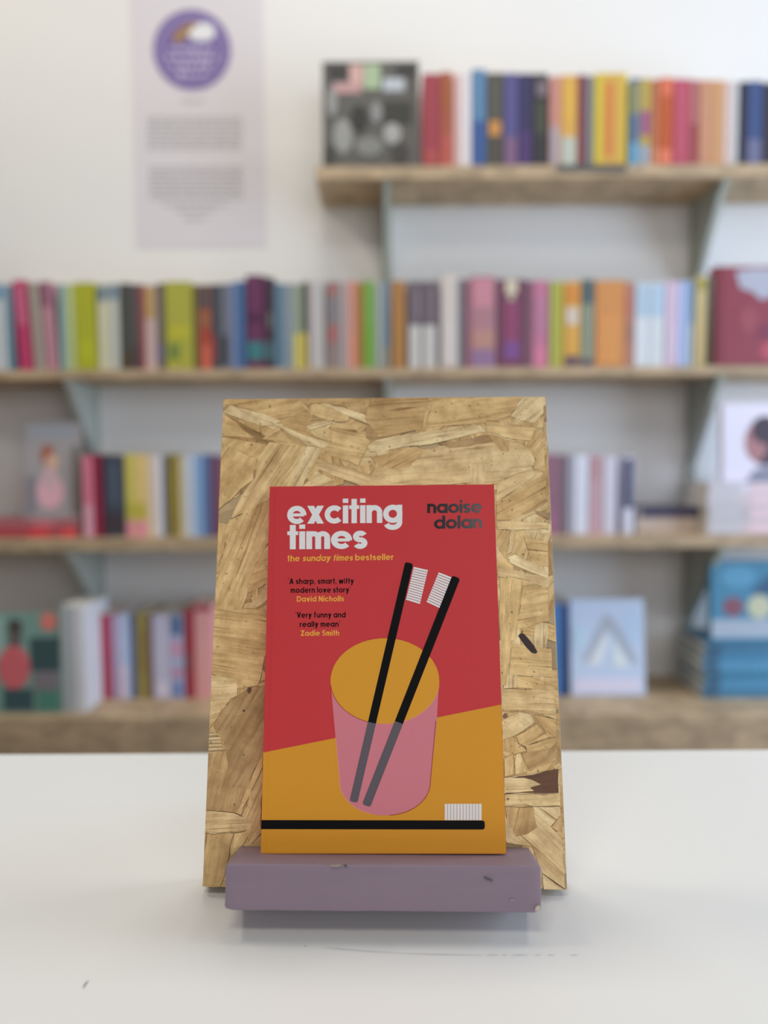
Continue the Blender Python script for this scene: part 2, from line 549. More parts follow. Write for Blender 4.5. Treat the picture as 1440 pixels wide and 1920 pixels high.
# second shelf
T = [
 (-22, 11, 532, (190, 195, 198), 'white paperback with a blue top at the left picture edge', [(0.82, 0.99, (110, 150, 175))]),
 (11, 23, 533, (110, 140, 156), 'slate blue paperback left of the magenta one', []),
 (33, 59, 526, (182, 62, 102), 'deep magenta paperback leaning left', [(0.5, 0.95, (196, 106, 136), 0.2, 0.8)], -3),
 (62, 82, 530, (160, 150, 140), 'warm grey paperback', [], -3),
 (84, 106, 528, (182, 132, 144), 'dusty pink paperback with a plum top', [(0.72, 0.98, (140, 92, 112))], -3),
 (110, 124, 533, (140, 168, 166), 'thin duck-egg blue paperback', []),
 (124, 140, 534, (180, 192, 130), 'thin pale green paperback left of the lime one', []),
 (141, 181, 530, (168, 170, 45), 'thick lime green book nearest the left', [(0.1, 0.35, (178, 182, 42), 0.15, 0.85)], -0.8),
 (183, 204, 532, (204, 200, 170), 'cream paperback with a dusky blue top', [(0.8, 0.98, (110, 130, 145))]),
 (204, 224, 532, (186, 188, 178), 'off-white paperback left of the charcoal one', [(0.82, 0.99, (108, 130, 150))]),
 (225, 246, 531, (74, 76, 72), 'charcoal paperback with an ochre foot', [(0.04, 0.2, (84, 66, 46))]),
 (246, 262, 533, (92, 84, 84), 'brown-grey paperback', [(0.0, 0.3, (82, 70, 72))]),
 (262, 270, 533, (150, 62, 72), 'very thin red booklet', []),
 (270, 294, 534, (190, 165, 160), 'pale mauve paperback with a tan top', [(0.6, 0.97, (178, 146, 92))]),
 (294, 308, 531, (106, 98, 90), 'taupe paperback left of the second lime book', [(0.1, 0.3, (94, 92, 130))]),
 (309, 361, 528, (168, 166, 66), 'thick olive-lime book with a small green motif near its foot', [(0.12, 0.3, (110, 130, 66), 0.1, 0.5), (0.35, 0.5, (184, 178, 54), 0.1, 0.9)]),
 (363, 371, 534, (120, 112, 62), 'thin olive drab booklet', []),
 (371, 397, 534, (162, 72, 56), 'brick red paperback with a dark grey top', [(0.72, 0.99, (88, 80, 80)), (0.02, 0.3, (206, 104, 84), 0.3, 0.95), (0.5, 0.7, (150, 96, 70))]),
 (397, 413, 533, (64, 76, 84), 'dark slate paperback', [(0.1, 0.4, (150, 60, 70), 0, 0.5)]),
 (413, 430, 532, (112, 112, 122), 'pewter grey paperback with a dark foot', [(0.05, 0.4, (66, 72, 74))]),
 (430, 443, 530, (118, 132, 166), 'periwinkle paperback', []),
 (443, 460, 527, (70, 104, 146), 'medium blue paperback left of the plum one', []),
 (461, 496, 516, (98, 46, 80), 'tall plum book with a teal lower panel', [(0.1, 0.3, (60, 120, 124)), (0.32, 0.95, (104, 52, 88), 0.15, 0.85), (0.5, 0.6, (78, 40, 70), 0.1, 0.9, 2)]),
 (496, 514, 520, (66, 48, 62), 'tall blackish-purple book', [(0.1, 0.3, (72, 108, 112)), (0.45, 0.62, (104, 104, 100), 0.3, 0.9)]),
 (514, 531, 531, (92, 122, 142), 'steel blue paperback', []),
 (531, 549, 532, (136, 148, 156), 'blue-grey paperback', []),
 (549, 566, 532, (150, 158, 140), 'sage paperback with a yellow foot', [(0.0, 0.42, (212, 196, 96))]),
 (566, 578, 529, (78, 84, 66), 'thin dark green paperback with a bright yellow foot', [(0.0, 0.42, (204, 180, 48))]),
 (578, 608, 527, (184, 180, 176), 'pale grey paperback left of the red-dotted one', [(0.05, 0.95, (182, 172, 174), 0, 0.3)]),
 (611, 636, 528, (142, 124, 122), 'mauve-grey paperback with red blots', [(0.3, 0.5, (172, 98, 98), 0.2, 0.9), (0.85, 0.97, (168, 106, 104), 0.2, 0.9), (0.55, 0.8, (126, 124, 130), 0.1, 0.9)]),
 (636, 650, 530, (168, 160, 160), 'ash grey paperback', []),
 (650, 668, 527, (202, 144, 130), 'salmon pink paperback left of the leaf green one', [(0.05, 0.4, (216, 146, 124), 0.1, 0.9)]),
 (668, 680, 529, (168, 112, 50), 'thin amber-brown paperback', []),
 (680, 703, 527, (116, 158, 72), 'leaf green paperback', [(0.1, 0.5, (112, 160, 54), 0.2, 0.9)]),
 (703, 717, 531, (158, 166, 160), 'misty grey-green paperback', []),
 (717, 731, 528, (112, 130, 146), 'denim blue paperback', [(0.0, 0.25, (150, 142, 120))]),
 (733, 761, 527, (166, 118, 68), 'toffee brown paperback', [(0.02, 0.6, (168, 122, 66), 0.1, 0.8)]),
 (763, 791, 528, (106, 94, 102), 'left book of the matching pair with grape-grey tops and white feet', [(0.0, 0.5, (196, 194, 190), 0.1, 1.0), (0.56, 0.92, (130, 118, 128), 0.62, 0.95)]),
 (791, 823, 528, (104, 92, 100), 'right book of the matching pair with grape-grey tops and white feet', [(0.0, 0.5, (194, 190, 186), 0.0, 0.9), (0.56, 0.92, (124, 114, 124), 0.42, 0.7)]),
 (826, 859, 514, (202, 192, 186), 'tall cream-white book', [(0.05, 0.5, (206, 198, 194), 0.1, 0.8)]),
 (859, 871, 524, (112, 110, 118), 'thin gunmetal paperback', []),
 (872, 882, 525, (150, 98, 112), 'thin dark rose booklet', []),
 (882, 930, 518, (168, 122, 132), 'thick pink book with a lavender foot', [(0.0, 0.2, (142, 112, 146)), (0.22, 0.42, (180, 134, 124)), (0.66, 0.97, (196, 132, 148), 0.05, 0.9)]),
 (931, 986, 524, (112, 64, 86), 'thick plum book with a cream triangle at its top', [(0.08, 0.75, (142, 68, 104), 0.3, 0.72), (0.1, 0.3, (122, 78, 142), 0.25, 0.8, 2), (0.84, 0.99, (206, 196, 172), 0.28, 0.72), (0.76, 0.84, (190, 178, 158), 0.4, 0.6)]),
 (986, 998, 527, (122, 88, 104), 'thin mauve-brown paperback', []),
 (998, 1029, 526, (186, 116, 144), 'rose pink paperback left of the yellow-green one', [(0.0, 0.25, (204, 122, 148)), (0.4, 0.8, (178, 120, 146), 0.1, 0.9)]),
 (1031, 1047, 528, (170, 176, 82), 'thin chartreuse paperback', []),
 (1047, 1057, 529, (184, 170, 72), 'thin ochre-yellow paperback', []),
 (1058, 1089, 528, (210, 160, 76), 'marigold paperback with a white patch and dark foot', [(0.02, 0.14, (90, 74, 92)), (0.5, 0.7, (206, 192, 180), 0.05, 0.9), (0.74, 0.97, (206, 136, 62), 0.0, 1.0)]),
 (1090, 1114, 523, (134, 144, 126), 'grey-green paperback with a dark teal top', [(0.72, 0.98, (74, 94, 102)), (0.0, 0.1, (90, 80, 96))]),
 (1115, 1172, 526, (202, 138, 80), 'very thick pumpkin orange book', [(0.05, 0.6, (210, 144, 82), 0.1, 0.85)]),
 (1172, 1189, 529, (178, 124, 108), 'terracotta pink paperback', [(0.6, 0.85, (190, 100, 98), 0, 0.4), (0.3, 0.5, (150, 116, 100), 0.2, 0.8)]),
 (1190, 1218, 531, (208, 212, 218), 'white paperback with a powder blue top, beside the pumpkin orange book', [(0.6, 0.98, (170, 192, 210))]),
 (1218, 1246, 530, (204, 210, 214), 'white paperback with a powder blue top, left of the lilac one', [(0.6, 0.98, (172, 194, 216))]),
 (1247, 1272, 528, (204, 182, 202), 'pale lilac paperback', [(0.1, 0.5, (206, 188, 206), 0.1, 0.8)]),
 (1272, 1289, 528, (168, 184, 222), 'cornflower blue paperback', []),
 (1289, 1301, 526, (118, 146, 172), 'thin dusty blue paperback with a pale foot', [(0.0, 0.5, (180, 190, 190))]),
 (1303, 1325, 518, (192, 174, 124), 'sand yellow paperback', [(0.85, 0.97, (160, 146, 70)), (0.1, 0.5, (200, 176, 124), 0.1, 0.8)]),
 (1325, 1340, 520, (98, 98, 88), 'narrow dark moss paperback', []),
]
for t in T:
    upright_book('second', *t)
faceout('second', 1343, 1500, 500, (136, 60, 74), 'large crimson book with pale painted lettering, front cover out at the right picture edge',
        [('r', (118, 46, 58), 0.0, 0.09, 0.0, 1.0), ('p', (168, 170, 184), [(0.25, 0.95), (0.5, 0.98), (0.8, 0.96), (1.0, 0.98), (1.0, 0.62), (0.85, 0.60), (0.72, 0.70), (0.55, 0.66), (0.45, 0.74), (0.30, 0.78)]),
         ('e', (176, 78, 94), 0.68, 0.14, 0.14, 0.10), ('e', (122, 54, 76), 0.62, 0.35, 0.12, 0.08), ('e', (148, 72, 84), 0.40, 0.45, 0.12, 0.14)],
        y=1.60 + 0.033, thick=0.03, lean=3)

# third shelf, left
f1, zz = flatbook('third', -60, 147, 986, 1003, (160, 64, 74), 'cherry red book lying flat at the bottom left of the third shelf', panel=[(0.55, 0.72, (206, 60, 66)), (0.86, 0.97, (216, 70, 78))])
f2, zz = flatbook('third', -62, 144, 969, 985, (158, 92, 98), 'faded red book lying flat on the cherry red one', zbase=zz, panel=[(0.60, 0.78, (190, 110, 116))])
faceout('third', 43, 147, 792, (150, 146, 148), 'grey picture book with a girl in pink, standing on the red flat books',
        [('r', (148, 152, 160), 0.10, 0.90, 0.84, 0.97), ('e', (150, 92, 76), 0.42, 0.66, 0.13, 0.11), ('e', (196, 160, 140), 0.50, 0.58, 0.12, 0.09),
         ('e', (206, 160, 172), 0.46, 0.28, 0.24, 0.18), ('e', (188, 160, 166), 0.45, 0.42, 0.14, 0.12), ('r', (110, 106, 104), 0.86, 1.0, 0.05, 0.75),
         ('r', (126, 120, 130), 0.04, 0.20, 0.05, 0.45)], y=1.66, thick=0.012, lean=3.5, zbase=zz)
T = [
 (154, 175, 855, (196, 112, 130), 'candy pink paperback right of the flat red books', [(0.0, 0.4, (200, 150, 165))]),
 (176, 192, 852, (130, 36, 62), 'wine red paperback', [], -1.2),
 (194, 233, 854, (62, 68, 80), 'thick midnight blue book', [(0.05, 0.3, (62, 54, 62)), (0.4, 0.9, (72, 82, 96), 0.2, 0.8)]),
 (234, 253, 851, (188, 178, 90), 'canary yellow paperback with a pink foot', [(0.0, 0.2, (206, 130, 150)), (0.22, 0.42, (170, 164, 66))]),
 (253, 276, 853, (206, 180, 116), 'honey yellow paperback with a rose foot', [(0.0, 0.2, (212, 134, 156)), (0.22, 0.42, (176, 164, 66))]),
 (276, 291, 854, (204, 186, 166), 'beige paperback', []),
 (291, 305, 854, (202, 200, 204), 'white paperback right of the beige one', []),
 (305, 313, 855, (96, 100, 112), 'thin slate booklet', []),
 (313, 335, 852, (126, 112, 52), 'dark olive paperback', [(0.2, 0.8, (136, 120, 48), 0.3, 0.9)]),
 (335, 345, 855, (196, 180, 138), 'thin straw coloured booklet', []),
 (345, 365, 853, (178, 186, 198), 'ice grey paperback', []),
 (365, 380, 853, (128, 160, 198), 'sky blue paperback', []),
 (380, 396, 852, (88, 106, 144), 'smoky blue paperback', []),
 (396, 412, 855, (104, 62, 82), 'aubergine paperback touching the display board in the picture', []),
]
for t in T:
    upright_book('third', *t)
T = [
 (1012, 1027, 856, (120, 104, 124), 'greyish violet paperback just right of the display board', []),
 (1027, 1047, 852, (138, 96, 114), 'muted plum paperback', [(0.0, 0.3, (150, 100, 124))]),
 (1047, 1064, 853, (114, 94, 106), 'dark heather paperback', []),
 (1064, 1075, 855, (150, 150, 162), 'thin lavender grey booklet', []),
 (1076, 1104, 853, (196, 198, 210), 'cool white paperback left of the dusty rose one', []),
 (1105, 1129, 854, (178, 144, 152), 'dusty rose paperback', [(0.7, 0.97, (170, 132, 138), 0.1, 0.9)]),
 (1130, 1157, 855, (188, 184, 196), 'pale mauve-white paperback', []),
 (1168, 1189, 855, (190, 190, 205), 'paperback with a navy upper spine over a white foot', [(0.33, 0.97, (58, 60, 92))]),
]
for t in T:
    upright_book('third', *t)
f3, zq = flatbook('third', 1194, 1318, 975, 1003, (176, 160, 148), 'fawn coloured book lying flat under the navy one', y=1.66)
f4, zq = flatbook('third', 1204, 1310, 955, 974, (66, 62, 84), 'navy book lying flat on the fawn one', y=1.66, zbase=zq)
# pale stack
zb = None
stack = [(1326, 1470, 978, 1004, (184, 172, 176), 'bottom'), (1328, 1468, 952, 977, (170, 164, 168), 'second'), (1326, 1472, 928, 951, (186, 174, 178), 'third'), (1330, 1470, 905, 927, (196, 190, 200), 'top')]
for a, b, p0, p1, c, w in stack:
    lab = {'bottom': 'pale pinkish book lying flat, lowest of the stack at the right of the third shelf',
           'second': 'pale grey-pink book lying flat, second from the bottom of the right stack',
           'third': 'pale pinkish book lying flat, third from the bottom of the right stack',
           'top': 'pale lilac book lying flat on top of the right stack, under the portrait book'}[w]
    fb, zb = flatbook('third', a, b, p0, p1, c, lab, y=1.615, zbase=zb, panel=[(0.03, 0.42, (178, 176, 180)), (0.55, 0.95, (206, 180, 186))])
faceout('third', 1357, 1500, 757, (205, 200, 214), 'white book with a dark-haired head on its cover, standing on the pale stack',
        [('e', (66, 54, 66), 0.56, 0.52, 0.24, 0.32), ('e', (150, 106, 110), 0.44, 0.50, 0.15, 0.24), ('e', (60, 50, 62), 0.58, 0.64, 0.2, 0.16), ('p', (120, 120, 136), [(0.3, 0.0), (0.42, 0.16), (0.62, 0.2), (0.85, 0.12), (0.95, 0.0)])],
        y=1.63, thick=0.02, lean=4, zbase=zb)

# bottom shelf, left
faceout('bottom', -40, 111, 1152, (108, 138, 130), 'dark teal picture book with a pink round figure, leftmost on the bottom shelf',
        [('r', (52, 74, 76), 0.62, 0.99, 0.42, 0.76), ('r', (52, 76, 80), 0.28, 0.66, 0.02, 0.24), ('r', (70, 118, 104), 0.70, 0.98, 0.02, 0.22), ('r', (112, 108, 112), 0.66, 0.98, 0.22, 0.42),
         ('r', (134, 160, 152), 0.02, 0.30, 0.55, 0.97), ('e', (70, 66, 64), 0.44, 0.86, 0.09, 0.09), ('e', (94, 82, 84), 0.44, 0.74, 0.08, 0.08),
         ('e', (186, 92, 98), 0.42, 0.46, 0.20, 0.22), ('e', (196, 112, 104), 0.86, 0.92, 0.10, 0.09)], y=1.55, thick=0.022, lean=3)
upright_book('bottom', 113, 137, 1137, (152, 158, 160), 'grey hardback standing forward beside the teal picture book', [], 0, 1.555, 0.14)
upright_book('bottom', 137, 160, 1137, (190, 190, 194), 'tall white hardback standing forward beside the grey one', [], 0, 1.555, 0.14)
T = [
 (182, 210, 1152, (152, 50, 72), 'thick carmine red book', [(0.5, 0.95, (160, 52, 78), 0.2, 0.8)]),
 (209, 224, 1154, (166, 150, 176), 'thistle coloured paperback', []),
 (224, 243, 1152, (170, 182, 206), 'pale ice blue paperback', [(0.0, 0.4, (206, 190, 205), 0.0, 0.8)]),
 (243, 253, 1153, (74, 98, 140), 'thin cobalt paperback', []),
 (253, 279, 1150, (136, 122, 68), 'khaki paperback', [(0.3, 0.8, (126, 108, 66), 0.3, 0.9)]),
 (280, 286, 1155, (112, 80, 96), 'very thin prune booklet', []),
 (286, 320, 1153, (176, 174, 194), 'thick pale lilac-grey book', [(0.02, 0.2, (196, 190, 205), 0.1, 0.9)]),
 (320, 344, 1152, (160, 168, 196), 'patterned blue and pink paperback', [(0.75, 0.98, (76, 104, 140)), (0.5, 0.68, (190, 140, 165)), (0.02, 0.2, (110, 130, 175)), (0.25, 0.36, (180, 130, 160))]),
 (345, 364, 1142, (146, 50, 62), 'tall dark red book', [(0.3, 0.5, (120, 82, 84), 0, 0.6)]),
 (364, 400, 1132, (206, 146, 146), 'tall salmon pink book right of the dark red one', [(0.92, 0.99, (150, 60, 72)), (0.1, 0.9, (214, 156, 156), 0.3, 0.8)]),
]
for t in T:
    upright_book('bottom', *t)
# bottom shelf, right
upright_book('bottom', 1030, 1052, 1132, (70, 116, 172), 'bright blue book right of the display board', [(0.0, 0.3, (76, 128, 184))])
upright_book('bottom', 1052, 1068, 1133, (44, 60, 100), 'ink blue book beside the bright blue one', [])
faceout('bottom', 1072, 1212, 1127, (178, 192, 214), 'pale blue picture book with a snowy peak on its cover',
        [('e', (186, 206, 232), 0.85, 0.72, 0.13, 0.20), ('p', (152, 158, 170), [(0.15, 0.35), (0.48, 0.86), (0.60, 0.80), (0.92, 0.34), (0.8, 0.34), (0.55, 0.68), (0.48, 0.66), (0.25, 0.36)]),
         ('p', (196, 200, 206), [(0.22, 0.32), (0.48, 0.68), (0.52, 0.55), (0.40, 0.32)]), ('p', (196, 204, 206), [(0.58, 0.30), (0.58, 0.60), (0.80, 0.30)]),
         ('r', (200, 196, 214), 0.05, 0.95, 0.03, 0.18), ('e', (166, 190, 206), 0.12, 0.6, 0.08, 0.14)], y=1.64, thick=0.016, lean=6)
zb = None
tcol = [(62, 108, 134), (74, 126, 160), (58, 112, 140), (80, 132, 164), (64, 116, 148), (60, 104, 132)]
tl = ['petrol blue book lying flat, lowest of the teal stack', 'light teal book lying flat, second from the bottom of the teal stack',
      'dark teal book lying flat, third from the bottom of the teal stack', 'azure teal book lying flat, fourth from the bottom of the teal stack',
      'mid teal book lying flat, fifth from the bottom of the teal stack', 'deep teal book lying flat on top of the teal stack']
for i in range(6):
    fb, zb = flatbook('bottom', 1318 + (i % 3) * 3, 1500 + (i % 2) * 4, 1302 - 18 * i - 17, 1302 - 18 * i, tcol[i], tl[i], y=1.62, depth=0.15, zbase=zb, panel=[(0.02, 0.16, (54, 76, 96))])
faceout('bottom', 1336, 1500, 1052, (68, 122, 150), 'teal picture book with a pale title band, standing on the teal stack',
        [('r', (150, 160, 172), 0.0, 1.0, 0.03, 0.26), ('e', (122, 76, 90), 0.25, 0.42, 0.12, 0.12), ('e', (176, 176, 150), 0.55, 0.42, 0.14, 0.15), ('p', (54, 84, 112), [(0.45, 0.6), (0.8, 0.95), (1, 0.95), (1, 0.5)]), ('e', (84, 140, 170), 0.3, 0.8, 0.2, 0.14)],
        y=1.64, thick=0.02, lean=4, zbase=zb)

# ---------------------------------------------------------------- white table
TX0, TX1, TY0 = -0.80, 0.80, -0.35
TY1 = at(720, 1410, 1.0)
dd = ray(720, 1409)
TY1 = dd.y * (-0.2337 / dd.z)
table = empty('table', (0, (TY0 + TY1) / 2, 0), 'white laminate table in the foreground carrying the display board', 'table')
ym = (TY0 + TY1) / 2
WHITE = mat('white_laminate', (0.77, 0.775, 0.765), 0.38, 0.012, 8, 0.0, 0.45)
box('tabletop', (TX0, TX1, TY0 - ym, TY1 - ym, TABLE_Z - 0.03, TABLE_Z), WHITE, table, 0.0015)
for sx in (-1, 1):
    for sy in (TY0 + 0.06, TY1 - 0.06):
        box('leg', (sx * 0.72 - 0.02, sx * 0.72 + 0.02, sy - 0.02 - ym, sy + 0.02 - ym, 0.0, TABLE_Z - 0.03), WHITE, table)


def tp(px, py):
    d_ = ray(px, py)
    p = CAM + d_ * (-0.2337 / d_.z)
    return Vector((p.x, p.y - ym, TABLE_Z))


def table_line(name, pts, wd, m):
    P = [tp(*p) for p in pts]
    V, Fc = [], []
    for i, p in enumerate(P):
        a = P[max(0, i - 1)]
        b = P[min(len(P) - 1, i + 1)]
        t = (b - a).normalized()
        nrm = Vector((-t.y, t.x, 0)) * (wd * (0.35 if i in (0, len(P) - 1) else 1) / 2)
        V += [p + nrm + Vector((0, 0, 0.00008)), p - nrm + Vector((0, 0, 0.00008))]
    for i in range(len(P) - 1):
        Fc.append((2 * i, 2 * i + 1, 2 * i + 3, 2 * i + 2))
    return link(name, mesh_of(V, Fc), m, table)


PEN = mat('dark_scuff', (0.10, 0.10, 0.10), 0.6)
SCR = mat('grey_scratch', (0.36, 0.36, 0.37), 0.6)
table_line('scuff_mark', [(156, 1854), (159, 1847), (162, 1843), (166, 1839)], 0.0008, PEN)
table_line('scratch', [(610, 1777), (640, 1780), (690, 1784), (760, 1788)], 0.00035, SCR)
table_line('scratch', [(760, 1788), (830, 1790), (905, 1791)], 0.0004, SCR)
for a, b in [(912, 935), (941, 950), (958, 990), (1002, 1014), (1028, 1040), (1068, 1084)]:
    table_line('scratch', [(a, 1791), ((a + b) / 2, 1791), (b, 1790.5)], 0.0004, SCR)
table_line('speck', [(571, 1773), (573, 1774), (575, 1774)], 0.0005, PEN)

# ---------------------------------------------------------------- display stand
TH, YAW = 0.2524, -0.0232
bx_, by_ = -0.01017, 0.3697
OX = bx_ * math.cos(YAW) - by_ * math.sin(YAW)
OY = bx_ * math.sin(YAW) + by_ * math.cos(YAW)
OZ = CAM.z - 0.20458
T_, DD, HH, LL = 0.0156, 0.0352, 0.0215, 0.158
BW, BH, BD, BT = 0.1977, 0.2787, 0.0214, 0.018
stand = empty('book_display_stand', (OX, OY, TABLE_Z), 'chipboard book display stand with a lilac painted ledge, on the white table', 'display stand')
stand.rotation_euler = (0, 0, YAW)
TF = Matrix.Translation((0, 0, OZ - TABLE_Z)) @ Matrix.Rotation(-TH, 4, 'X')   # x across, y into the board, z up along it
TW = Matrix.Translation((OX, OY, TABLE_Z)) @ Matrix.Rotation(YAW, 4, 'Z') @ TF
TWI = TW.inverted()


def uv(px, py, y=0.0):
    """point of the tilted plane at depth y (book cover 0, board face T_) seen there in the photograph"""
    o = TWI @ CAM
    d_ = (TWI.to_3x3() @ ray(px, py))
    k = (y - o.y) / d_.y
    p = o + d_ * k
    return (p.x, p.z)


def strand_mats():
    m = bpy.data.materials.new('wood_strand')
    m.use_nodes = True
    nt = m.node_tree
    L = nt.links.new
    N = nt.nodes.new
    b = nt.nodes['Principled BSDF']
    b.inputs['Roughness'].default_value = 0.55
    b.inputs['Specular IOR Level'].default_value = 0.3
    tc, oi = N('ShaderNodeTexCoord'), N('ShaderNodeObjectInfo')
    add = N('ShaderNodeVectorMath'); add.operation = 'ADD'
    cb = N('ShaderNodeCombineXYZ')
    mul = N('ShaderNodeMath'); mul.operation = 'MULTIPLY'; mul.inputs[1].default_value = 37.0
    L(oi.outputs['Random'], mul.inputs[0]); L(mul.outputs[0], cb.inputs[0]); L(mul.outputs[0], cb.inputs[2])
    L(tc.outputs['Object'], add.inputs[0]); L(cb.outputs[0], add.inputs[1])
    mp = N('ShaderNodeMapping'); mp.inputs['Scale'].default_value = (22, 1, 260)
    L(add.outputs[0], mp.inputs[0])
    g = N('ShaderNodeTexNoise'); g.inputs['Scale'].default_value = 1.0; g.inputs['Detail'].default_value = 6; g.inputs['Roughness'].default_value = 0.6
    g.inputs['Distortion'].default_value = 0.6
    L(mp.outputs[0], g.inputs['Vector'])
    mp2 = N('ShaderNodeMapping'); mp2.inputs['Scale'].default_value = (40, 1, 110)
    L(add.outputs[0], mp2.inputs[0])
    g2 = N('ShaderNodeTexNoise'); g2.inputs['Scale'].default_value = 1.0; g2.inputs['Detail'].default_value = 4
    L(mp2.outputs[0], g2.inputs['Vector'])
    # resin specks
    g3 = N('ShaderNodeTexNoise'); g3.inputs['Scale'].default_value = 420; g3.inputs['Detail'].default_value = 3
    L(add.outputs[0], g3.inputs['Vector'])
    base = N('ShaderNodeValToRGB')
    e = base.color_ramp.elements
    e[0].position = 0.0; e[0].color = (0.44, 0.30, 0.155, 1)
    e[1].position = 1.0; e[1].color = (0.88, 0.74, 0.45, 1)
    for p, c in [(0.15, (0.64, 0.45, 0.215, 1)), (0.45, (0.77, 0.565, 0.275, 1)), (0.75, (0.80, 0.62, 0.325, 1))]:
        x = e.new(p); x.color = c
    at_ = N('ShaderNodeAttribute'); at_.attribute_type = 'OBJECT'; at_.attribute_name = 'tone'
    L(at_.outputs['Fac'], base.inputs[0])
    gr = N('ShaderNodeValToRGB')
    gr.color_ramp.elements[0].position = 0.30; gr.color_ramp.elements[0].color = (0.70, 0.62, 0.53, 1)
    gr.color_ramp.elements[1].position = 0.55; gr.color_ramp.elements[1].color = (1.0, 1.0, 1.0, 1)
    x = gr.color_ramp.elements.new(0.8); x.color = (1.05, 1.05, 1.05, 1)
    L(g.outputs['Fac'], gr.inputs[0])
    gr2 = N('ShaderNodeValToRGB')
    gr2.color_ramp.elements[0].position = 0.3; gr2.color_ramp.elements[0].color = (0.88, 0.83, 0.77, 1)
    gr2.color_ramp.elements[1].position = 0.7; gr2.color_ramp.elements[1].color = (1.12, 1.12, 1.12, 1)
    L(g2.outputs['Fac'], gr2.inputs[0])
    sp = N('ShaderNodeValToRGB')
    sp.color_ramp.elements[0].position = 0.27; sp.color_ramp.elements[0].color = (0.35, 0.27, 0.2, 1)
    sp.color_ramp.elements[1].position = 0.33; sp.color_ramp.elements[1].color = (1, 1, 1, 1)
    L(g3.outputs['Fac'], sp.inputs[0])
    mp4 = N('ShaderNodeMapping'); mp4.inputs['Scale'].default_value = (14, 1, 620)
    L(add.outputs[0], mp4.inputs[0])
    g4 = N('ShaderNodeTexNoise'); g4.inputs['Scale'].default_value = 1.0; g4.inputs['Detail'].default_value = 3; g4.inputs['Distortion'].default_value = 1.2
    L(mp4.outputs[0], g4.inputs['Vector'])
    st = N('ShaderNodeValToRGB')
    st.color_ramp.elements[0].position = 0.30; st.color_ramp.elements[0].color = (0.52, 0.42, 0.33, 1)
    st.color_ramp.elements[1].position = 0.40; st.color_ramp.elements[1].color = (1, 1, 1, 1)
    L(g4.outputs['Fac'], st.inputs[0])
    g5 = N('ShaderNodeTexNoise'); g5.inputs['Scale'].default_value = 75; g5.inputs['Detail'].default_value = 5; g5.inputs['Roughness'].default_value = 0.65
    L(add.outputs[0], g5.inputs['Vector'])
    bl = N('ShaderNodeValToRGB')
    bl.color_ramp.elements[0].position = 0.34; bl.color_ramp.elements[0].color = (0.88, 0.80, 0.73, 1)
    bl.color_ramp.elements[1].position = 0.60; bl.color_ramp.elements[1].color = (1.22, 1.20, 1.18, 1)
    L(g5.outputs['Fac'], bl.inputs[0])
    cur = base.outputs[0]
    for r in (gr, gr2, sp, st, bl):
        mx = N('ShaderNodeMix'); mx.data_type = 'RGBA'; mx.blend_type = 'MULTIPLY'; mx.inputs[0].default_value = 1.0
        L(cur, mx.inputs[6]); L(r.outputs[0], mx.inputs[7]); cur = mx.outputs[2]
    L(cur, b.inputs['Base Color'])
    bp = N('ShaderNodeBump'); bp.inputs['Strength'].default_value = 0.30; bp.inputs['Distance'].default_value = 0.0006
    L(g.outputs['Fac'], bp.inputs['Height']); L(bp.outputs[0], b.inputs['Normal'])
    return m


STRAND = strand_mats()
RESIN = mat('strand_edge', (0.13, 0.08, 0.04), 0.7)
DARKWOOD = mat('bark_dark', (0.045, 0.025, 0.025), 0.6, 0.3, 300, 0.3)
board = box('board', (-BW / 2, BW / 2, T_ + 0.0010, T_ + BT, -BD, BH - BD), wood_mat('board_chipboard', (0.50, 0.36, 0.19), 0.4), stand, 0.0006)
board.matrix_local = TF


def clip(poly, x0, x1, z0, z1):
    for ax, lim, sgn in ((0, x0, 1), (0, x1, -1), (1, z0, 1), (1, z1, -1)):
        out = []
        for i in range(len(poly)):
            p, q = poly[i - 1], poly[i]
            dp, dq = sgn * (p[ax] - lim), sgn * (q[ax] - lim)
            if (dp >= 0) != (dq >= 0):
                t = dp / (dp - dq)
                out.append((p[0] + t * (q[0] - p[0]), p[1] + t * (q[1] - p[1])))
            if dq >= 0:
                out.append(q)
        poly = out
        if not poly:
            return []
    return poly


NS = [0]
EDGE = 0.00027


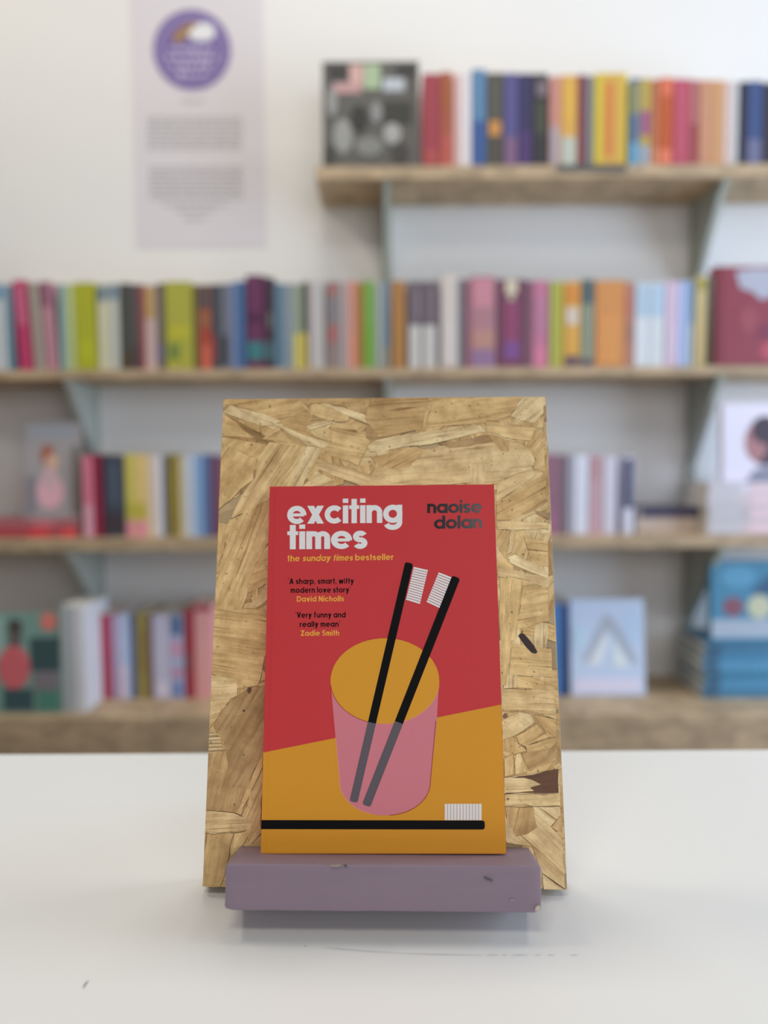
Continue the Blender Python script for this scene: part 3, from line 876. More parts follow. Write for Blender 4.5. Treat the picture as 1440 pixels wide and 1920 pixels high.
def strand(poly, ang, tone, hgt, m=None, jag=True):
    """a pressed wood flake: outline (x,z) in board coordinates, its grain along ang"""
    poly = clip(poly, -BW / 2 + 0.0002, BW / 2 - 0.0002, -BD + 0.0002, BH - BD - 0.0002)
    if len(poly) < 3:
        return
    cx_ = sum(p[0] for p in poly) / len(poly)
    cz_ = sum(p[1] for p in poly) / len(poly)
    ca, sa = math.cos(ang), math.sin(ang)
    loc = []
    n0 = len(poly)
    for i in range(n0):
        p, q = poly[i], poly[(i + 1) % n0]
        loc.append(p)
        ln = math.hypot(q[0] - p[0], q[1] - p[1])
        onedge = (abs(abs(p[0]) - BW / 2) < 4e-4 and abs(abs(q[0]) - BW / 2) < 4e-4) or (p[1] > BH - BD - 4e-4 and q[1] > BH - BD - 4e-4)
        if jag and not onedge and ln > 0.006:
            k = int(min(6, ln / 0.005))
            for j in range(1, k):
                t = (j + random.uniform(-0.3, 0.3)) / k
                o_ = random.gauss(0, 0.00035)
                loc.append((p[0] + t * (q[0] - p[0]) - (q[1] - p[1]) / ln * o_, p[1] + t * (q[1] - p[1]) + (q[0] - p[0]) / ln * o_))
    L2 = [((x - cx_) * ca + (z - cz_) * sa, -(x - cx_) * sa + (z - cz_) * ca) for x, z in loc]
    n = len(L2)
    a = sum(L2[i][0] * L2[(i + 1) % n][1] - L2[(i + 1) % n][0] * L2[i][1] for i in range(n))
    if a < 0:
        L2 = L2[::-1]
    # inset the top outline a little: the sloping resin-dark rim shows as a crack line
    top = []
    for i in range(n):
        p0, p1, p2 = Vector(L2[i - 1]), Vector(L2[i]), Vector(L2[(i + 1) % n])
        e1 = (p1 - p0); e2 = (p2 - p1)
        if e1.length < 1e-7 or e2.length < 1e-7:
            top.append(L2[i]); continue
        n1 = Vector((-e1.y, e1.x)).normalized(); n2 = Vector((-e2.y, e2.x)).normalized()
        v = n1 + n2
        if v.length < 0.3:
            v = n1
        v = v.normalized() * EDGE
        top.append((p1.x + v.x, p1.y + v.y))
    tilt = random.uniform(-0.006, 0.006)
    V = [(x, 0.0012 - hgt, z) for x, z in top] + [(x, 0.0012, z) for x, z in L2]
    Fc = [tuple(range(n))] + [((i + 1) % n, i, n + i, n + (i + 1) % n) for i in range(n)]
    me = mesh_of(V, Fc, [0] + [1] * n)
    o = link('wood_strand', me, [m or STRAND, RESIN], board)
    o.matrix_local = Matrix.Translation((cx_, T_, cz_)) @ Matrix.Rotation(-ang, 4, 'Y')
    o['tone'] = float(tone)
    NS[0] += 1
    return o


def rnd_strand(cx_, cz_, ln, wd, ang, tone, hgt):
    ca, sa = math.cos(ang), math.sin(ang)
    pts = []
    prof = [(-0.5, -0.35), (-0.3, -0.5), (0.3, -0.5), (0.5, -0.25), (0.48, 0.3), (0.25, 0.5), (-0.28, 0.5), (-0.5, 0.3)]
    if random.random() < 0.4:
        prof = [(-0.5, -0.5), (0.5, -0.42), (0.46, 0.1), (0.4, 0.5), (-0.5, 0.45)]
    for u_, v_ in prof:
        x = (u_ + random.uniform(-0.06, 0.06)) * ln
        z_ = (v_ + random.uniform(-0.08, 0.08)) * wd
        pts.append((cx_ + x * ca - z_ * sa, cz_ + x * sa + z_ * ca))
    strand(pts, ang, tone, hgt)


R1 = random.Random(3)
random.seed(11)
hi = 0.00035
# an even bed of larger flakes, then smaller ones above it
spots = []
nx, nz_ = 7, 11
for i in range(nx):
    for j in range(nz_):
        spots.append((-BW / 2 + (i + 0.5) / nx * BW + random.uniform(-.01, .01), -BD + (j + 0.5) / nz_ * BH + random.uniform(-.01, .01)))
random.shuffle(spots)
for x, z_ in spots:
    rnd_strand(x, z_, random.uniform(0.045, 0.075), random.uniform(0.018, 0.030), random.choice([random.gauss(0, .5), random.gauss(1.5, .6)]), random.uniform(0.2, 0.9), hi)
    hi += 0.0000022
cnt = 0
while cnt < 135:
    x, z_ = random.uniform(-BW / 2, BW / 2), random.uniform(-BD, BH - BD)
    if abs(x) < 0.055 and z_ < 0.185 and random.random() < 0.93:
        continue
    rnd_strand(x, z_, random.uniform(0.018, 0.055), random.uniform(0.004, 0.016), random.choice([random.gauss(0, .6), random.gauss(1.5, .7), random.uniform(0, 3.1)]), random.random(), hi)
    hi += 0.0000022
    cnt += 1


def hs(zx, zy, sc, pts, ang, tone, m=None):
    """a flake traced where it lies on the board; ang in degrees of its grain"""
    global hi
    poly = [uv(zx + x / sc, zy + y / sc, T_) for x, y in pts]
    strand(poly, math.radians(ang), tone, hi, m)
    hi += 0.0000035


A = (390, 730, 3.765)
hs(*A, [(60, 60), (640, 60), (730, 180), (480, 250), (330, 150), (160, 110), (85, 140)], 10, 0.35)
hs(*A, [(85, 140), (85, 330), (380, 350), (600, 385), (830, 425), (790, 470), (350, 360)], -20, 0.4)
hs(*A, [(100, 160), (160, 105), (400, 170), (640, 290), (860, 380), (845, 425), (700, 395), (500, 265), (380, 260)], -27, 0.95)
hs(*A, [(495, 258), (600, 385), (380, 350)], 30, 0.55)
hs(*A, [(640, 60), (1130, 45), (1190, 200), (1150, 240), (960, 120), (800, 100), (725, 100), (700, 130)], 8, 0.12)
hs(*A, [(470, 240), (700, 130), (740, 200), (690, 290), (860, 370), (700, 330)], -15, 0.3)
hs(*A, [(725, 110), (800, 100), (1000, 190), (990, 225), (860, 225), (720, 170)], -15, 0.6)
hs(*A, [(780, 98), (960, 125), (1100, 170), (1240, 258), (1160, 255), (980, 190)], -22, 0.98)
hs(*A, [(860, 230), (1010, 250), (1150, 370), (1060, 540), (860, 470), (800, 420), (870, 380)], -12, 0.6)
hs(*A, [(1115, 255), (1300, 245), (1300, 345), (1115, 350)], 5, 0.08)
hs(*A, [(75, 380), (350, 490), (320, 640), (60, 860)], 55, 0.45)
hs(*A, [(350, 480), (430, 370), (810, 410), (660, 690), (450, 720), (430, 780), (160, 915), (230, 750), (330, 620)], 58, 0.75)
hs(*A, [(700, 395), (805, 415), (670, 690), (560, 690)], 62, 1.0)
hs(*A, [(160, 915), (440, 770), (430, 1080), (330, 1250), (240, 1560), (60, 1545), (50, 1400), (100, 1150)], 70, 0.62)
hs(*A, [(420, 850), (440, 1050), (300, 1290), (240, 1560), (195, 1555), (260, 1250)], 68, 0.72)
hs(*A, [(150, 915), (190, 910), (70, 1250), (50, 1190)], 72, 0.5)
hs(*A, [(770, 490), (1030, 560), (1240, 630), (1200, 700), (1090, 690), (765, 560)], -18, 0.85)
hs(*A, [(660, 690), (760, 570), (900, 650), (890, 700)], 20, 0.9)
hs(*A, [(1160, 410), (1280, 380), (1280, 480), (1210, 490)], 15, 0.9)
hs(*A, [(690, 260), (840, 220), (880, 235), (720, 290)], 15, 1.0)
B = (720, 730, 3.765)
hs(*B, [(-90, 45), (300, 45), (345, 95), (260, 290), (-40, 335), (-140, 210)], 4, 0.15)
hs(*B, [(340, 55), (985, 50), (890, 190), (720, 240), (300, 270)], 5, 0.5)
hs(*B, [(300, 88), (350, 95), (290, 305), (262, 300)], 72, 0.6)
hs(*B, [(720, 215), (1130, 270), (1060, 300), (1040, 365), (900, 350), (720, 300)], -6, 0.7)
hs(*B, [(-60, 520), (260, 420), (400, 395), (900, 345), (1040, 420), (1070, 500), (1040, 565), (800, 650), (100, 690), (-120, 690)], 4, 0.85)
hs(*B, [(-100, 470), (230, 400), (300, 440), (180, 545), (90, 570), (-40, 545)], 28, 0.35)
hs(*B, [(380, 380), (740, 315), (780, 370), (470, 418)], 8, 0.02)
hs(*B, [(-120, 400), (-60, 355), (300, 290), (680, 248), (720, 300), (380, 378), (0, 430), (-100, 445)], 9, 1.0)
hs(*B, [(735, 320), (775, 318), (890, 365), (885, 440), (825, 438)], -60, 0.2)
hs(*B, [(600, 525), (625, 512), (715, 520), (722, 545), (712, 680), (610, 680)], 88, 0.9)
hs(*B, [(890, 190), (1000, 60), (1128, 50), (1128, 170), (1060, 240), (960, 220)], 40, 1.0)
hs(*B, [(1128, 285), (1128, 340), (1040, 440), (1020, 430)], 45, 0.2)
hs(*B, [(1030, 440), (1135, 330), (1140, 580), (1050, 560), (1075, 500)], 50, 0.75)
hs(*B, [(790, 745), (800, 650), (1040, 560), (1085, 600), (790, 800)], 28, 0.8)
hs(*B, [(790, 800), (1138, 590), (1155, 780), (900, 925), (790, 925)], 28, 0.25)
hs(*B, [(890, 925), (1155, 780), (1155, 850), (960, 935)], 28, 0.8)
hs(*B, [(1055, 850), (1160, 870), (1160, 915), (1075, 880)], -20, 0.0)
hs(*B, [(790, 930), (960, 925), (1160, 940), (1165, 990), (800, 990)], 0, 0.8)
hs(*B, [(985, 1035), (1160, 1080), (1165, 1250), (1045, 1245)], -5, 0.6)
hs(*B, [(895, 985), (925, 985), (905, 1150), (862, 1165)], 82, 0.95)
hs(*B, [(990, 1280), (1055, 1290), (1045, 1312), (1000, 1300)], 0, 0.0)
hs(*B, [(800, 1245), (1165, 1330), (1165, 1400), (800, 1320)], -10, 0.85)
hs(*B, [(870, 1185), (925, 1160), (1010, 1200), (1165, 1310), (1165, 1335), (990, 1275), (885, 1225)], -25, 1.0)
hs(*B, [(980, 1340), (1165, 1420), (1170, 1640), (940, 1690)], 10, 0.65)
hs(*B, [(812, 1325), (982, 1345), (930, 1760), (850, 1910), (815, 1910)], 84, 0.55)
hs(*B, [(850, 1520), (900, 1400), (870, 1910), (840, 1900)], 86, 0.75)
Cc = (920, 1200, 3.84)
hs(*Cc, [(150, 30), (440, 60), (450, 270), (130, 250)], -4, 0.6)
hs(*Cc, [(60, 0), (165, 0), (110, 330), (60, 330)], 84, 0.6)
hs(*Cc, [(75, 350), (460, 360), (475, 575), (270, 510), (75, 505)], -3, 0.8)
hs(*Cc, [(180, 255), (360, 265), (420, 365), (195, 345)], -20, 0.45)
hs(*Cc, [(80, 515), (220, 510), (310, 600), (180, 690), (80, 720)], 20, 0.85)
hs(*Cc, [(200, 520), (290, 530), (320, 590), (240, 630), (205, 590)], -40, 1.0)
hs(*Cc, [(310, 540), (470, 570), (475, 700), (410, 700)], -35, 0.3)
hs(*Cc, [(180, 690), (330, 600), (420, 700), (250, 770), (200, 745)], 32, 0.5)
hs(*Cc, [(250, 760), (475, 700), (480, 780), (270, 850)], 20, 0.3)
hs(*Cc, [(215, 810), (420, 780), (480, 860), (280, 950)], 25, 0.12)
hs(*Cc, [(95, 850), (160, 820), (170, 970), (100, 985)], 80, 0.6)
hs(*Cc, [(165, 830), (215, 810), (260, 950), (175, 970)], 75, 0.8)
hs(*Cc, [(410, 800), (480, 730), (485, 850), (400, 870)], 50, 0.1)
hs(*Cc, [(95, 990), (495, 930), (500, 1110), (95, 1105)], 2, 0.9)
hs(*Cc, [(100, 1110), (500, 1105), (505, 1195), (100, 1195)], 1, 0.8)
hs(*Cc, [(105, 1200), (310, 1200), (520, 1440), (540, 1800), (370, 1680), (300, 1490), (110, 1460)], -42, 0.8)
hs(*Cc, [(300, 1200), (500, 1195), (510, 1260), (430, 1350)], -35, 0.9)
hs(*Cc, [(430, 1350), (505, 1260), (520, 1390)], 60, 0.3)
hs(*Cc, [(110, 1205), (310, 1200), (340, 1350), (270, 1400), (180, 1420), (140, 1340)], 75, 0.2)
hs(*Cc, [(100, 1250), (145, 1350), (150, 1450), (105, 1450)], 80, 1.0)
hs(*Cc, [(370, 1680), (540, 1800), (380, 1800)], -30, 0.9)
D_ = (360, 1140, 3.556)
hs(*D_, [(130, 0), (500, 60), (500, 290), (440, 520), (300, 540), (120, 430)], -8, 0.5)
hs(*D_, [(110, 440), (300, 475), (305, 585), (100, 690)], 5, 0.85)
hs(*D_, [(90, 620), (270, 590), (200, 700), (90, 830)], 15, 0.8)
for i in range(6):
    hs(*D_, [(95, 835 + 24 * i), (180 + 6 * i, 832 + 24 * i), (190 + 5 * i, 852 + 23 * i), (92, 857 + 24 * i)], 3, 0.95)
hs(*D_, [(80, 975), (210, 950), (470, 900), (470, 960), (350, 1250), (310, 1370), (65, 1345)], 78, 0.12)
hs(*D_, [(140, 790), (190, 680), (300, 590), (390, 525), (490, 520), (480, 940), (350, 1200), (250, 1200), (210, 900)], 60, 0.05)
hs(*D_, [(470, 970), (470, 1060), (330, 1380), (290, 1370), (350, 1230)], 62, 0.5)
hs(*D_, [(470, 1070), (465, 1500), (390, 1580), (330, 1380)], 66, 0.6)
hs(*D_, [(60, 1345), (280, 1365), (400, 1420), (390, 1480), (200, 1500), (55, 1490)], 3, 0.8)
hs(*D_, [(55, 1500), (280, 1500), (250, 1650), (190, 1860), (60, 1840)], 82, 0.2)
hs(*D_, [(280, 1500), (400, 1470), (330, 1600), (250, 1660)], 60, 0.5)
hs(*B, [(945, 1740), (962, 1722), (985, 1720), (1015, 1750), (1088, 1855), (1068, 1870), (1040, 1862), (1000, 1820)], -55, 0.0, DARKWOOD)
hs(*Cc, [(150, 990), (300, 968), (400, 940), (492, 930), (493, 1104), (300, 1104), (105, 1110), (110, 1098), (310, 1086), (280, 1062), (360, 1040), (300, 1012), (240, 996)], 5, 0.0, mat('stained_dark', (0.16, 0.075, 0.04), 0.6, 0.5, 1, 0, stretch=(40, 1, 400)))
hs(*D_, [(362, 545), (375, 528), (400, 530), (398, 560), (378, 578)], 60, 0.0, mat('knot_brown', (0.14, 0.075, 0.035), 0.6, 0.3, 200))
hs(*D_, [(335, 682), (348, 672), (356, 688), (342, 698)], 60, 0.0, DARKWOOD)
hs(*Cc, [(82, 545), (100, 522), (125, 530), (128, 560), (105, 572), (86, 565)], 60, 0.0, mat('knot_ring', (0.33, 0.17, 0.085), 0.6, 0.3, 200))
hs(*Cc, [(94, 548), (104, 540), (112, 550), (103, 558)], 60, 0.0, DARKWOOD)
print('strands', NS[0])

# ledge: painted block, with chipped corners
LILAC = mat('lilac_paint', (0.285, 0.215, 0.275), 0.5, 0.10, 14, 0.0, 0.4, stretch=(1, 4, 9))
bm = bmesh.new()
gx, gy, gz = 60, 8, 8
bmesh.ops.create_cube(bm, size=1.0)
for v in bm.verts:
    v.co = Vector((v.co.x * LL, T_ + 0.0004 - DD / 2 + v.co.y * (DD - 0.0004), -HH / 2 + v.co.z * HH))
bmesh.ops.bevel(bm, geom=bm.edges[:], offset=0.0009, segments=3, affect='EDGES', profile=0.5)
bmesh.ops.subdivide_edges(bm, edges=[e for e in bm.edges if e.calc_length() > 0.05], cuts=40, use_grid_fill=True)
from mathutils import noise as mnoise
for v in bm.verts:
    n_ = mnoise.noise(v.co * 90) * 0.00016 + mnoise.noise(v.co * 300) * 0.00007
    if v.co.y < T_ - 0.003:
        v.co += Vector((n_, n_, n_))
    # knocked-off corners
    for cxx, czz, rad, amt in ((-LL / 2, -HH, 0.0035, 0.0010), (LL / 2, -HH, 0.004, 0.0009), (-LL / 2, 0, 0.003, 0.0006)):
        d_ = math.hypot(v.co.x - cxx, v.co.z - czz)
        if d_ < rad and v.co.y < 0:
            f_ = (1 - d_ / rad) * amt
            v.co.x -= math.copysign(f_, cxx)
            v.co.z += f_ if czz < -0.01 else -f_
me = bpy.data.meshes.new('ledge')
bm.to_mesh(me)
bm.free()
ledge = link('ledge', me, LILAC, stand, True)
ledge.matrix_local = TF
tag(ledge, 'lilac painted front ledge block')
YF = T_ - DD


def chip(name, pts, m, y=YF, top=False):
    P = [uv(px, py, YF) for px, py in pts]
    o = prism_xz(name, P, YF - 0.00045, YF + 0.0008, m, ledge)
    return o


CREAM = mat('bare_chip', (0.62, 0.55, 0.46), 0.7, 0.2, 300)
chip('paint_chip', [(1004, 1700), (1011, 1697), (1014, 1703), (1010, 1708), (1003, 1707)], CREAM)
chip('paint_chip', [(417, 1697), (420, 1695), (422, 1699), (418, 1701)], CREAM)
chip('paint_chip', [(618, 1622.5), (628, 1621.5), (640, 1622.5), (634, 1625), (622, 1625)], mat('rubbed_paint', (0.36, 0.32, 0.30), 0.7))
chip('paint_chip', [(645, 1622), (650, 1621.5), (651, 1624.5), (646, 1625)], PEN)
chip('pen_mark', [(907, 1645), (912, 1645.5), (924, 1650), (923, 1652), (914, 1649)], PEN)
chip('paint_chip', [(956, 1686), (962, 1687), (964, 1689), (958, 1688.5)], mat('pale_scratch', (0.42, 0.36, 0.44), 0.6))

# prop behind the board so that it stands by itself
yb_, zb_ = T_ + BT + 0.0004, 0.15
p0 = TF @ Vector((0, yb_, -0.018))
p1 = TF @ Vector((0, yb_, zb_))
foot_y = p1.y + 0.055
prof = [(p0.y, max(0.0005, p0.z)), (p1.y, p1.z), (p1.y + 0.006, p1.z), (foot_y, 0.012), (foot_y, 0.0004), (foot_y - 0.03, 0.0004), (p0.y + 0.045, 0.055)]
n = len(prof)
V = [(-0.009, y, z_) for y, z_ in prof] + [(0.009, y, z_) for y, z_ in prof]
Fc = [tuple(range(n)), tuple(range(2 * n - 1, n - 1, -1))] + [((i + 1) % n, i, n + i, n + (i + 1) % n) for i in range(n)]
link('rear_prop', mesh_of(V, Fc), SHELF_M, stand)

# ---------------------------------------------------------------- the book on the stand
BKW, BKH = 0.129, 0.198
BF = Matrix.Translation((0, 0, 0.0004)) @ Matrix.Rotation(-0.0046, 4, 'Y')
book = bpy.data.objects.new('display_paperback', None)
C.objects.link(book)
book.empty_display_size = 0.02
tag(book, 'red and mustard paperback with toothbrushes in a pink cup, standing on the lilac ledge', 'book')
book.matrix_world = TW @ BF
BWI = (TW @ BF).inverted()
RED = mat('cover_red', tuple(v * 1.2 for v in lin((197, 58, 62))), 0.5, 0.012, 60, 0, 0.22, crease=True)
MUST = mat('cover_mustard', tuple(v * 1.2 for v in lin((214, 148, 44))), 0.5, 0.012, 60, 0, 0.22, crease=True)
MUST2 = mat('print_mustard', tuple(v * 1.2 for v in lin((216, 152, 46))), 0.5, 0.012, 60, 0, 0.22)
PINK = mat('print_pink', tuple(v * 1.15 for v in lin((212, 126, 138))), 0.5, 0.012, 60, 0, 0.22)
GREY = mat('print_grey', tuple(v * 1.0 for v in lin((104, 96, 104))), 0.5, 0.012, 60, 0, 0.22)
BLACK = mat('print_black', (0.004, 0.0035, 0.0045), 0.5, 0.0, 60, 0, 0.12)
FOIL = mat('gloss_black', (0.010, 0.009, 0.012), 0.16, 0.0, 60, 0, 0.6)
WHT = mat('print_white', (0.92, 0.91, 0.92), 0.5, 0.0, 60, 0, 0.3)
YEL = mat('print_yellow', tuple(v * 1.12 for v in lin((240, 172, 66))), 0.42, 0.0, 60)
EDGEP = mat('paper_edge', (0.74, 0.66, 0.52), 0.8)
w = BKW / 2
tk = T_ - 0.0006
# front cover: red face, pale cut edges
v, f = box_data(-w, w, 0.0, 0.0005, 0, BKH)
link('front_cover', mesh_of(v, f, [1, 1, 0, 1, 0, 1]), [RED, EDGEP], book)
v, f = box_data(-w, w, tk - 0.0005, tk, 0, BKH)
link('back_cover', mesh_of(v, f), [RED], book)
box('spine', (-w, -w + 0.0005, 0.0005, tk - 0.0005, 0, BKH), RED, book)
box('page_block', (-w + 0.0005, w - 0.0004, 0.0005, tk - 0.0005, 0.0003, BKH - 0.0003), mat('book_pages', (0.70, 0.64, 0.52), 0.85, 0.15, 20, 0, stretch=(1, 300, 1)), book)


def cv(px, py):
    o = BWI @ CAM
    d_ = BWI.to_3x3() @ ray(px, py)
    k = (0 - o.y) / d_.y
    p = o + d_ * k
    return (max(-w + 0.00005, min(w - 0.00005, p.x)), max(0.00005, min(BKH - 0.00005, p.z)))


def flat(name, polys, lvl, m):
    """printed area: flat outlines a hair above the cover"""
    V, Fc = [], []
    y = -0.00004 * lvl
    for P in polys:
        n = len(P)
        a = sum(P[i][0] * P[(i + 1) % n][1] - P[(i + 1) % n][0] * P[i][1] for i in range(n))
        if a < 0:
            P = P[::-1]
        o = len(V)
        yy = y - 0.0000008 * (len(Fc) % 24)
        V += [(x, yy, z_) for x, z_ in P]
        Fc.append(tuple(range(o, o + n)))
    return link(name, mesh_of(V, Fc), m, book)


pl, pr = cv(480, 1411), cv(960, 1321)
flat('mustard_table_print', [[(-w + 0.0001, 0.0001), (w - 0.0001, 0.0001), (w - 0.0001, pr[1]), (-w + 0.0001, pl[1])]], 1, MUST)
CB = [(721.8 + 85.4 * math.cos(math.radians(180 - a)), 1463 + 66 * math.sin(math.radians(180 - a)) ** 0.92) for a in range(0, 181, 6)]
cup = [(620.5, 1286)] + CB + [(819, 1352), (822.5, 1286)]
flat('cup_print', [[cv(*p) for p in cup]], 2, PINK)
E_ = [(721.7 + 102 * math.cos(a * math.pi / 32), 1277 + 80.3 * math.sin(a * math.pi / 32)) for a in range(64)]
flat('cup_opening_print', [[cv(*p) for p in E_]], 3, MUST2)


def stick_poly(p, q, wd, r0=True, r1=True):
    P, Q = Vector(p), Vector(q)
    t = (Q - P).normalized()
    n_ = Vector((-t.y, t.x)) * wd / 2
    r = wd * 0.28
    out = []

    def corner(c, d1, d2, rad):
        for k in range(5):
            a = k / 4 * math.pi / 2
            out.append(tuple(c + d1 * rad * math.cos(a) + d2 * rad * math.sin(a)))
    nn = n_.normalized()
    if r0:
        corner(P + t * r + nn * (wd / 2 - r), nn, -t, r)
        corner(P + t * r - nn * (wd / 2 - r), -t, -nn, r)
    else:
        out += [tuple(P + n_), tuple(P - n_)]
    if r1:
        corner(Q - t * r - nn * (wd / 2 - r), -nn, t, r)
        corner(Q - t * r + nn * (wd / 2 - r), t, nn, r)
    else:
        out += [tuple(Q - n_), tuple(Q + n_)]
    return out


def stroke_quads(pts, s):
    P = [Vector(p) for p in pts]
    n = len(P)
    closed = (P[0] - P[-1]).length < 1e-6
    L_, R_ = [], []
    for i in range(n):
        if closed:
            a, b = P[(i - 1) if i > 0 else n - 2], P[(i + 1) if i < n - 1 else 1]
        else:
            a, b = P[max(0, i - 1)], P[min(n - 1, i + 1)]
        t = (b - a).normalized()
        nn = Vector((-t.y, t.x)) * s / 2
        L_.append(P[i] + nn)
        R_.append(P[i] - nn)
    return [[L_[i], R_[i], R_[i + 1], L_[i + 1]] for i in range(n - 1)]


def ribbon(pts, wd):
    return [[tuple(v) for v in q] for q in stroke_quads(pts, wd)]


def rimy(x):
    return 1277 + 80.3 * math.sqrt(max(0, 1 - ((x - 721.7) / 102) ** 2))


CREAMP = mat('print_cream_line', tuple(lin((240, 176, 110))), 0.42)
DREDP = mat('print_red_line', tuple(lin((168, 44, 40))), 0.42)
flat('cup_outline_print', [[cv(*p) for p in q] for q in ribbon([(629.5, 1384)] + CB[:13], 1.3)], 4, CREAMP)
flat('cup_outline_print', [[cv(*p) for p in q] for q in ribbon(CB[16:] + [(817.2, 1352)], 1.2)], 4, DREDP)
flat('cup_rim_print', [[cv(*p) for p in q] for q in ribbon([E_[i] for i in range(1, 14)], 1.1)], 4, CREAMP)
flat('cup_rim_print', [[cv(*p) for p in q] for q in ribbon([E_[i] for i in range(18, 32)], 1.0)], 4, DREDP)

for (p, q, wd) in (((767.3, 1055.5), (662.8, 1503.5), 15.2), ((855.3, 1082), (686.5, 1510.5), 16.0)):
    # find the crossing with the rim
    lo, hi_ = 0.0, 1.0
    for _ in range(40):
        m_ = (lo + hi_) / 2
        x_, y_ = p[0] + (q[0] - p[0]) * m_, p[1] + (q[1] - p[1]) * m_
        if y_ < rimy(x_):
            lo = m_
        else:
            hi_ = m_
    c = (p[0] + (q[0] - p[0]) * lo, p[1] + (q[1] - p[1]) * lo)
    flat('toothbrush_handle_print', [[cv(*k) for k in stick_poly(p, c, wd, True, False)]], 6, BLACK)
    flat('toothbrush_handle_in_cup_print', [[cv(*k) for k in stick_poly(c, q, wd, False, True)]], 6, GREY)
flat('toothbrush_handle_print', [[cv(*k) for k in stick_poly((480, 1546.0), (909, 1546.8), 17, False, True)]], 4, BLACK)


def bristles(q, n, gap, vert=False):
    TL, TR, BR, BL = [Vector(p) for p in q]
    polys = []
    for i in range(n):
        a, b = i / n + gap / 2, (i + 1) / n - gap / 2
        if vert:
            polys.append([TL.lerp(TR, a), TL.lerp(TR, b), BL.lerp(BR, b), BL.lerp(BR, a)])
        else:
            polys.append([TL.lerp(BL, a), TR.lerp(BR, a), TR.lerp(BR, b), TL.lerp(BL, b)])
    flat('bristles_print', [[cv(*p) for p in P] for P in polys], 5, WHT)


bristles([(776.0, 1062.5), (802.5, 1068.5), (787.3, 1133), (761, 1125)], 14, 0.016)
bristles([(822.7, 1072.7), (848.3, 1082.5), (824.8, 1141), (799.5, 1129)], 13, 0.018)
bristles([(833.3, 1507), (903.3, 1507), (903.3, 1537.6), (833.3, 1537.6)], 12, 0.014, True)


# ---------------------------------------------------------------- lettering: geometric round letters drawn as strokes
def arc(cx_, cy_, rx, ry, a0, a1, n=None):
    n = n or max(4, int(abs(a1 - a0) / 9))
    return [(cx_ + rx * math.cos(math.radians(a0 + (a1 - a0) * i / n)), cy_ + ry * math.sin(math.radians(a0 + (a1 - a0) * i / n))) for i in range(n + 1)]


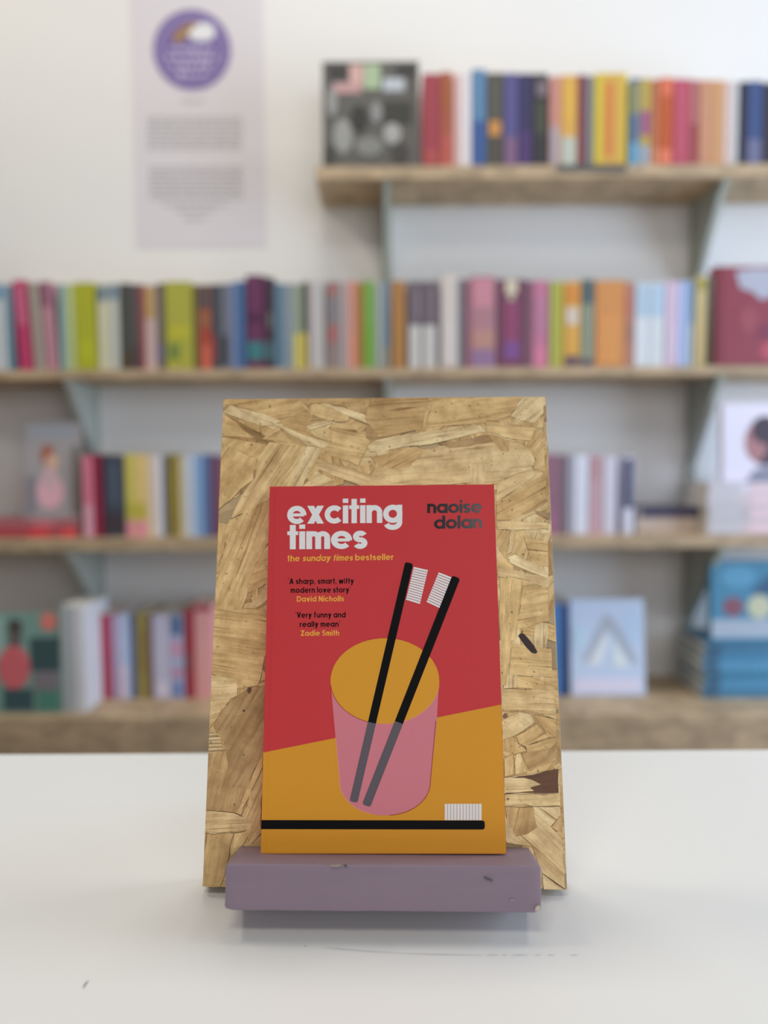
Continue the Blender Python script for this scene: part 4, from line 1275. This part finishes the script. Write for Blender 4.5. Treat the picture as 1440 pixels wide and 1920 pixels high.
def glyph(ch, s):
    """strokes ('s', points), bars ('p', polygon) and the width, in units of the x-height; s is the stroke weight"""
    h = s / 2
    R = 0.5 - h + 0.01
    A_, De = 1.40, -0.40
    up = ('s', [(h, 0), (h, 1.0)])
    bowl = lambda x=0.5: ('s', arc(x, 0.5, R, R, 0, 360, 36))
    st = lambda x, a, b: ('s', [(x, a), (x, b)])
    hw = s * 0.62
    dg = lambda x0, y0, x1, y1: ('p', [(x0 - hw, y0), (x0 + hw, y0), (x1 + hw, y1), (x1 - hw, y1)])
    if ch == 'o': return [bowl()], 1.0
    if ch == 'c': return [('s', arc(.5, .5, R, R, 42, 318, 28))], 0.90
    if ch == 'e': return [('s', [(h * 1.3, .47), (1 - h * 0.9, .47)]) if s < 0.2 else ('p', [(h, .5 - s * .30), (1 - h * .8, .5 - s * .30), (1 - h * .8, .5 + s * .30), (h, .5 + s * .30)]),
                          ('s', arc(.5, .5, R, R, -4, 318, 32))], 1.0
    if ch == 'a': return [bowl(), st(1 - h, 0, 1.0)], 1.0
    if ch == 'd': return [bowl(), st(1 - h, 0, A_)], 1.0
    if ch == 'b': return [bowl(), st(h, 0, A_)], 1.0
    if ch == 'p': return [bowl(), st(h, De, 1.0)], 1.0
    if ch == 'g': return [bowl(), st(1 - h, 0.0, 1.0), ('s', arc(.5, .02, .5 - h, .42 - h, 0, -160, 18))], 1.0
    if ch in 'nhumr':
        if ch == 'm':
            wd = 0.72
            r = (wd - s) / 2
            out = [up]
            for k in range(2):
                x0 = h + k * (wd - s)
                out.append(('s', arc(x0 + r, 1 - h - r, r, r, 180, 0, 16)))
                out.append(st(x0 + 2 * r, 0, 1 - h - r))
            return out, 2 * (wd - s) + s
        if ch == 'r':
            return [up, ('s', arc(h + .34, 1 - h - .34, .34, .34, 180, 88, 8))], 0.52
        wd = 0.84
        r = (wd - s) / 2
        if ch == 'u':
            return [st(wd - h, 0, 1), ('s', arc(h + r, h + r, r, r, 180, 360, 16)), st(h, h + r, 1)], wd
        return [('s', [(h, 0), (h, A_ if ch == 'h' else 1.0)]), ('s', arc(h + r, 1 - h - r, r, r, 180, 0, 16)), st(wd - h, 0, 1 - h - r)], wd
    if ch == 'i': return [up, ('s', [(h, 1.14), (h, 1.38)])], s
    if ch == 'l': return [st(h, 0, A_)], s
    if ch == 't':
        x = 0.12 + h
        return [st(x, 0, 1.36), ('p', [(0, 1 - s * .72), (x + h + 0.12, 1 - s * .72), (x + h + 0.12, 1.0), (0, 1.0)])], 0.24 + s
    if ch == 'f':
        x = 0.12 + h
        return [st(x, 0, 1.12), ('s', arc(x + .24, 1.12, .24, .40 - h, 180, 85, 8)), ('p', [(0, 1 - s * .72), (x + h + 0.14, 1 - s * .72), (x + h + 0.14, 1.0), (0, 1.0)])], 0.42 + s * .7
    if ch == 's' or ch == 'S':
        Hh = 1.0 if ch == 's' else A_
        wd = 0.70 if ch == 's' else 0.86
        ry = (Hh + 0.02 - s) / 4
        rx = wd / 2 - h
        top = arc(wd / 2, Hh + .01 - h - ry, rx, ry, 25, 270, 18)
        bot = arc(wd / 2, h - .01 + ry, rx, ry, 90, -155, 18)
        return [('s', top + bot[1:])], wd
    if ch == 'x': return [dg(hw, 0, .88 - hw, 1), dg(.88 - hw, 0, hw, 1)], .88
    if ch == 'v': return [dg(.43, 0, hw, 1), dg(.43, 0, .86 - hw, 1)], .86
    if ch == 'y': return [dg(.43, 0.0, hw, 1), dg(.43 - .165, De, .86 - hw, 1)], .86
    if ch == 'w': return [dg(.36, 0, hw * .9, 1), dg(.36, 0, .62, 1), dg(.88, 0, .62, 1), dg(.88, 0, 1.24 - hw * .9, 1)], 1.24
    if ch == 'A': return [dg(hw, 0, .56, A_), dg(1.12 - hw, 0, .56, A_), ('s', [(.25, .42), (.87, .42)])], 1.12
    if ch == 'V': return [dg(.52, 0, hw, A_), dg(.52, 0, 1.04 - hw, A_)], 1.04
    if ch == 'D':
        r = A_ / 2 - h
        return [st(h, 0, A_), ('s', [(h, h), (.45, h)] + arc(.45, A_ / 2, r * .9, r, -90, 90, 16)[1:] + [(h, A_ - h)])], .45 + r * .9 + h
    if ch == 'N': return [st(h, 0, A_), st(1.0 - h, 0, A_), dg(1.0 - hw, 0, hw, A_)], 1.0
    if ch == 'Z': return [('s', [(0, h), (.9, h)]), ('s', [(0, A_ - h), (.9, A_ - h)]), dg(hw, 0, .9 - hw, A_)], .9
    if ch == ',': return [('p', [(0.02, -.22), (s * .5, -.22), (s * 1.15, s), (s * .15, s)])], s * 1.2
    if ch == '.': return [('s', [(h, 0), (h, s)])], s
    if ch == '`': return [('p', [(0.0, A_), (s * .8, A_ + 0.02), (s * .8, A_ - .3), (s * .35, A_ - .3)])], s * .9
    if ch == "'": return [('p', [(s * .3, A_), (s * 1.0, A_), (s * .45, A_ - .32), (0.05, A_ - .32)])], s
    return [], 0.42


def text(name, string, x0, x1, base0, base1, xh, m, s=0.24, sp=0.10, lvl=2, slant=0.0, space=0.42, italic=None):
    """lay string on the cover between photo columns x0..x1, baseline base0 to base1, x-height xh px"""
    cur, polys = 0.0, []
    for i, ch in enumerate(string):
        if ch == ' ':
            cur += space
            continue
        gl, wd = glyph(ch, s)
        sl = 0.0
        if italic and italic[0] <= i < italic[1]:
            sl = 0.2
        for kind, pts in gl:
            qs = stroke_quads(pts, s) if kind == 's' else [[Vector(p) for p in pts]]
            for q in qs:
                polys.append([(p[0] + cur + sl * p[1], p[1]) for p in q])
        cur += wd + sp
    total = cur - sp
    V = []
    k = (x1 - x0) / total
    out = []
    for q in polys:
        out.append([cv(x0 + p[0] * k, base0 + (base1 - base0) * p[0] / total - p[1] * xh) for p in q])
    return flat(name, out, lvl, m)


text('title_lettering', 'exciting', 538.8, 754.2, 982.5, 980.0, 33.5, WHT, 0.285, 0.05)
text('title_lettering', 'times', 538.8, 689, 1030, 1028.8, 33.5, WHT, 0.285, 0.05)
text('author_lettering', 'naoise', 801, 903.5, 962.2, 961.6, 17.6, FOIL, 0.27, 0.05)
text('author_lettering', 'dolan', 814, 903.8, 991.6, 990.2, 17.6, FOIL, 0.27, 0.05)
text('subtitle_lettering', 'the sunday times bestseller', 539, 738, 1052.8, 1049.8, 8.4, YEL, 0.26, 0.13, italic=(4, 16))
text('quote_lettering', '`A sharp, smart, witty', 540, 663.5, 1095.2, 1094.2, 7.6, BLACK, 0.25, 0.15)
text('quote_lettering', "modern love story'", 545, 657.5, 1111.6, 1110.8, 7.6, BLACK, 0.25, 0.15)
text('quote_name_lettering', 'David Nicholls', 556.6, 645, 1128.2, 1127.4, 7.4, YEL, 0.26, 0.15)
text('quote_lettering', '`Very funny and', 554, 648, 1158.4, 1157.6, 7.6, BLACK, 0.25, 0.15)
text('quote_lettering', "really mean'", 562, 638, 1175.6, 1174.9, 7.6, BLACK, 0.25, 0.15)
text('quote_name_lettering', 'Zadie Smith', 564, 636, 1192.2, 1191.6, 7.4, YEL, 0.26, 0.15)
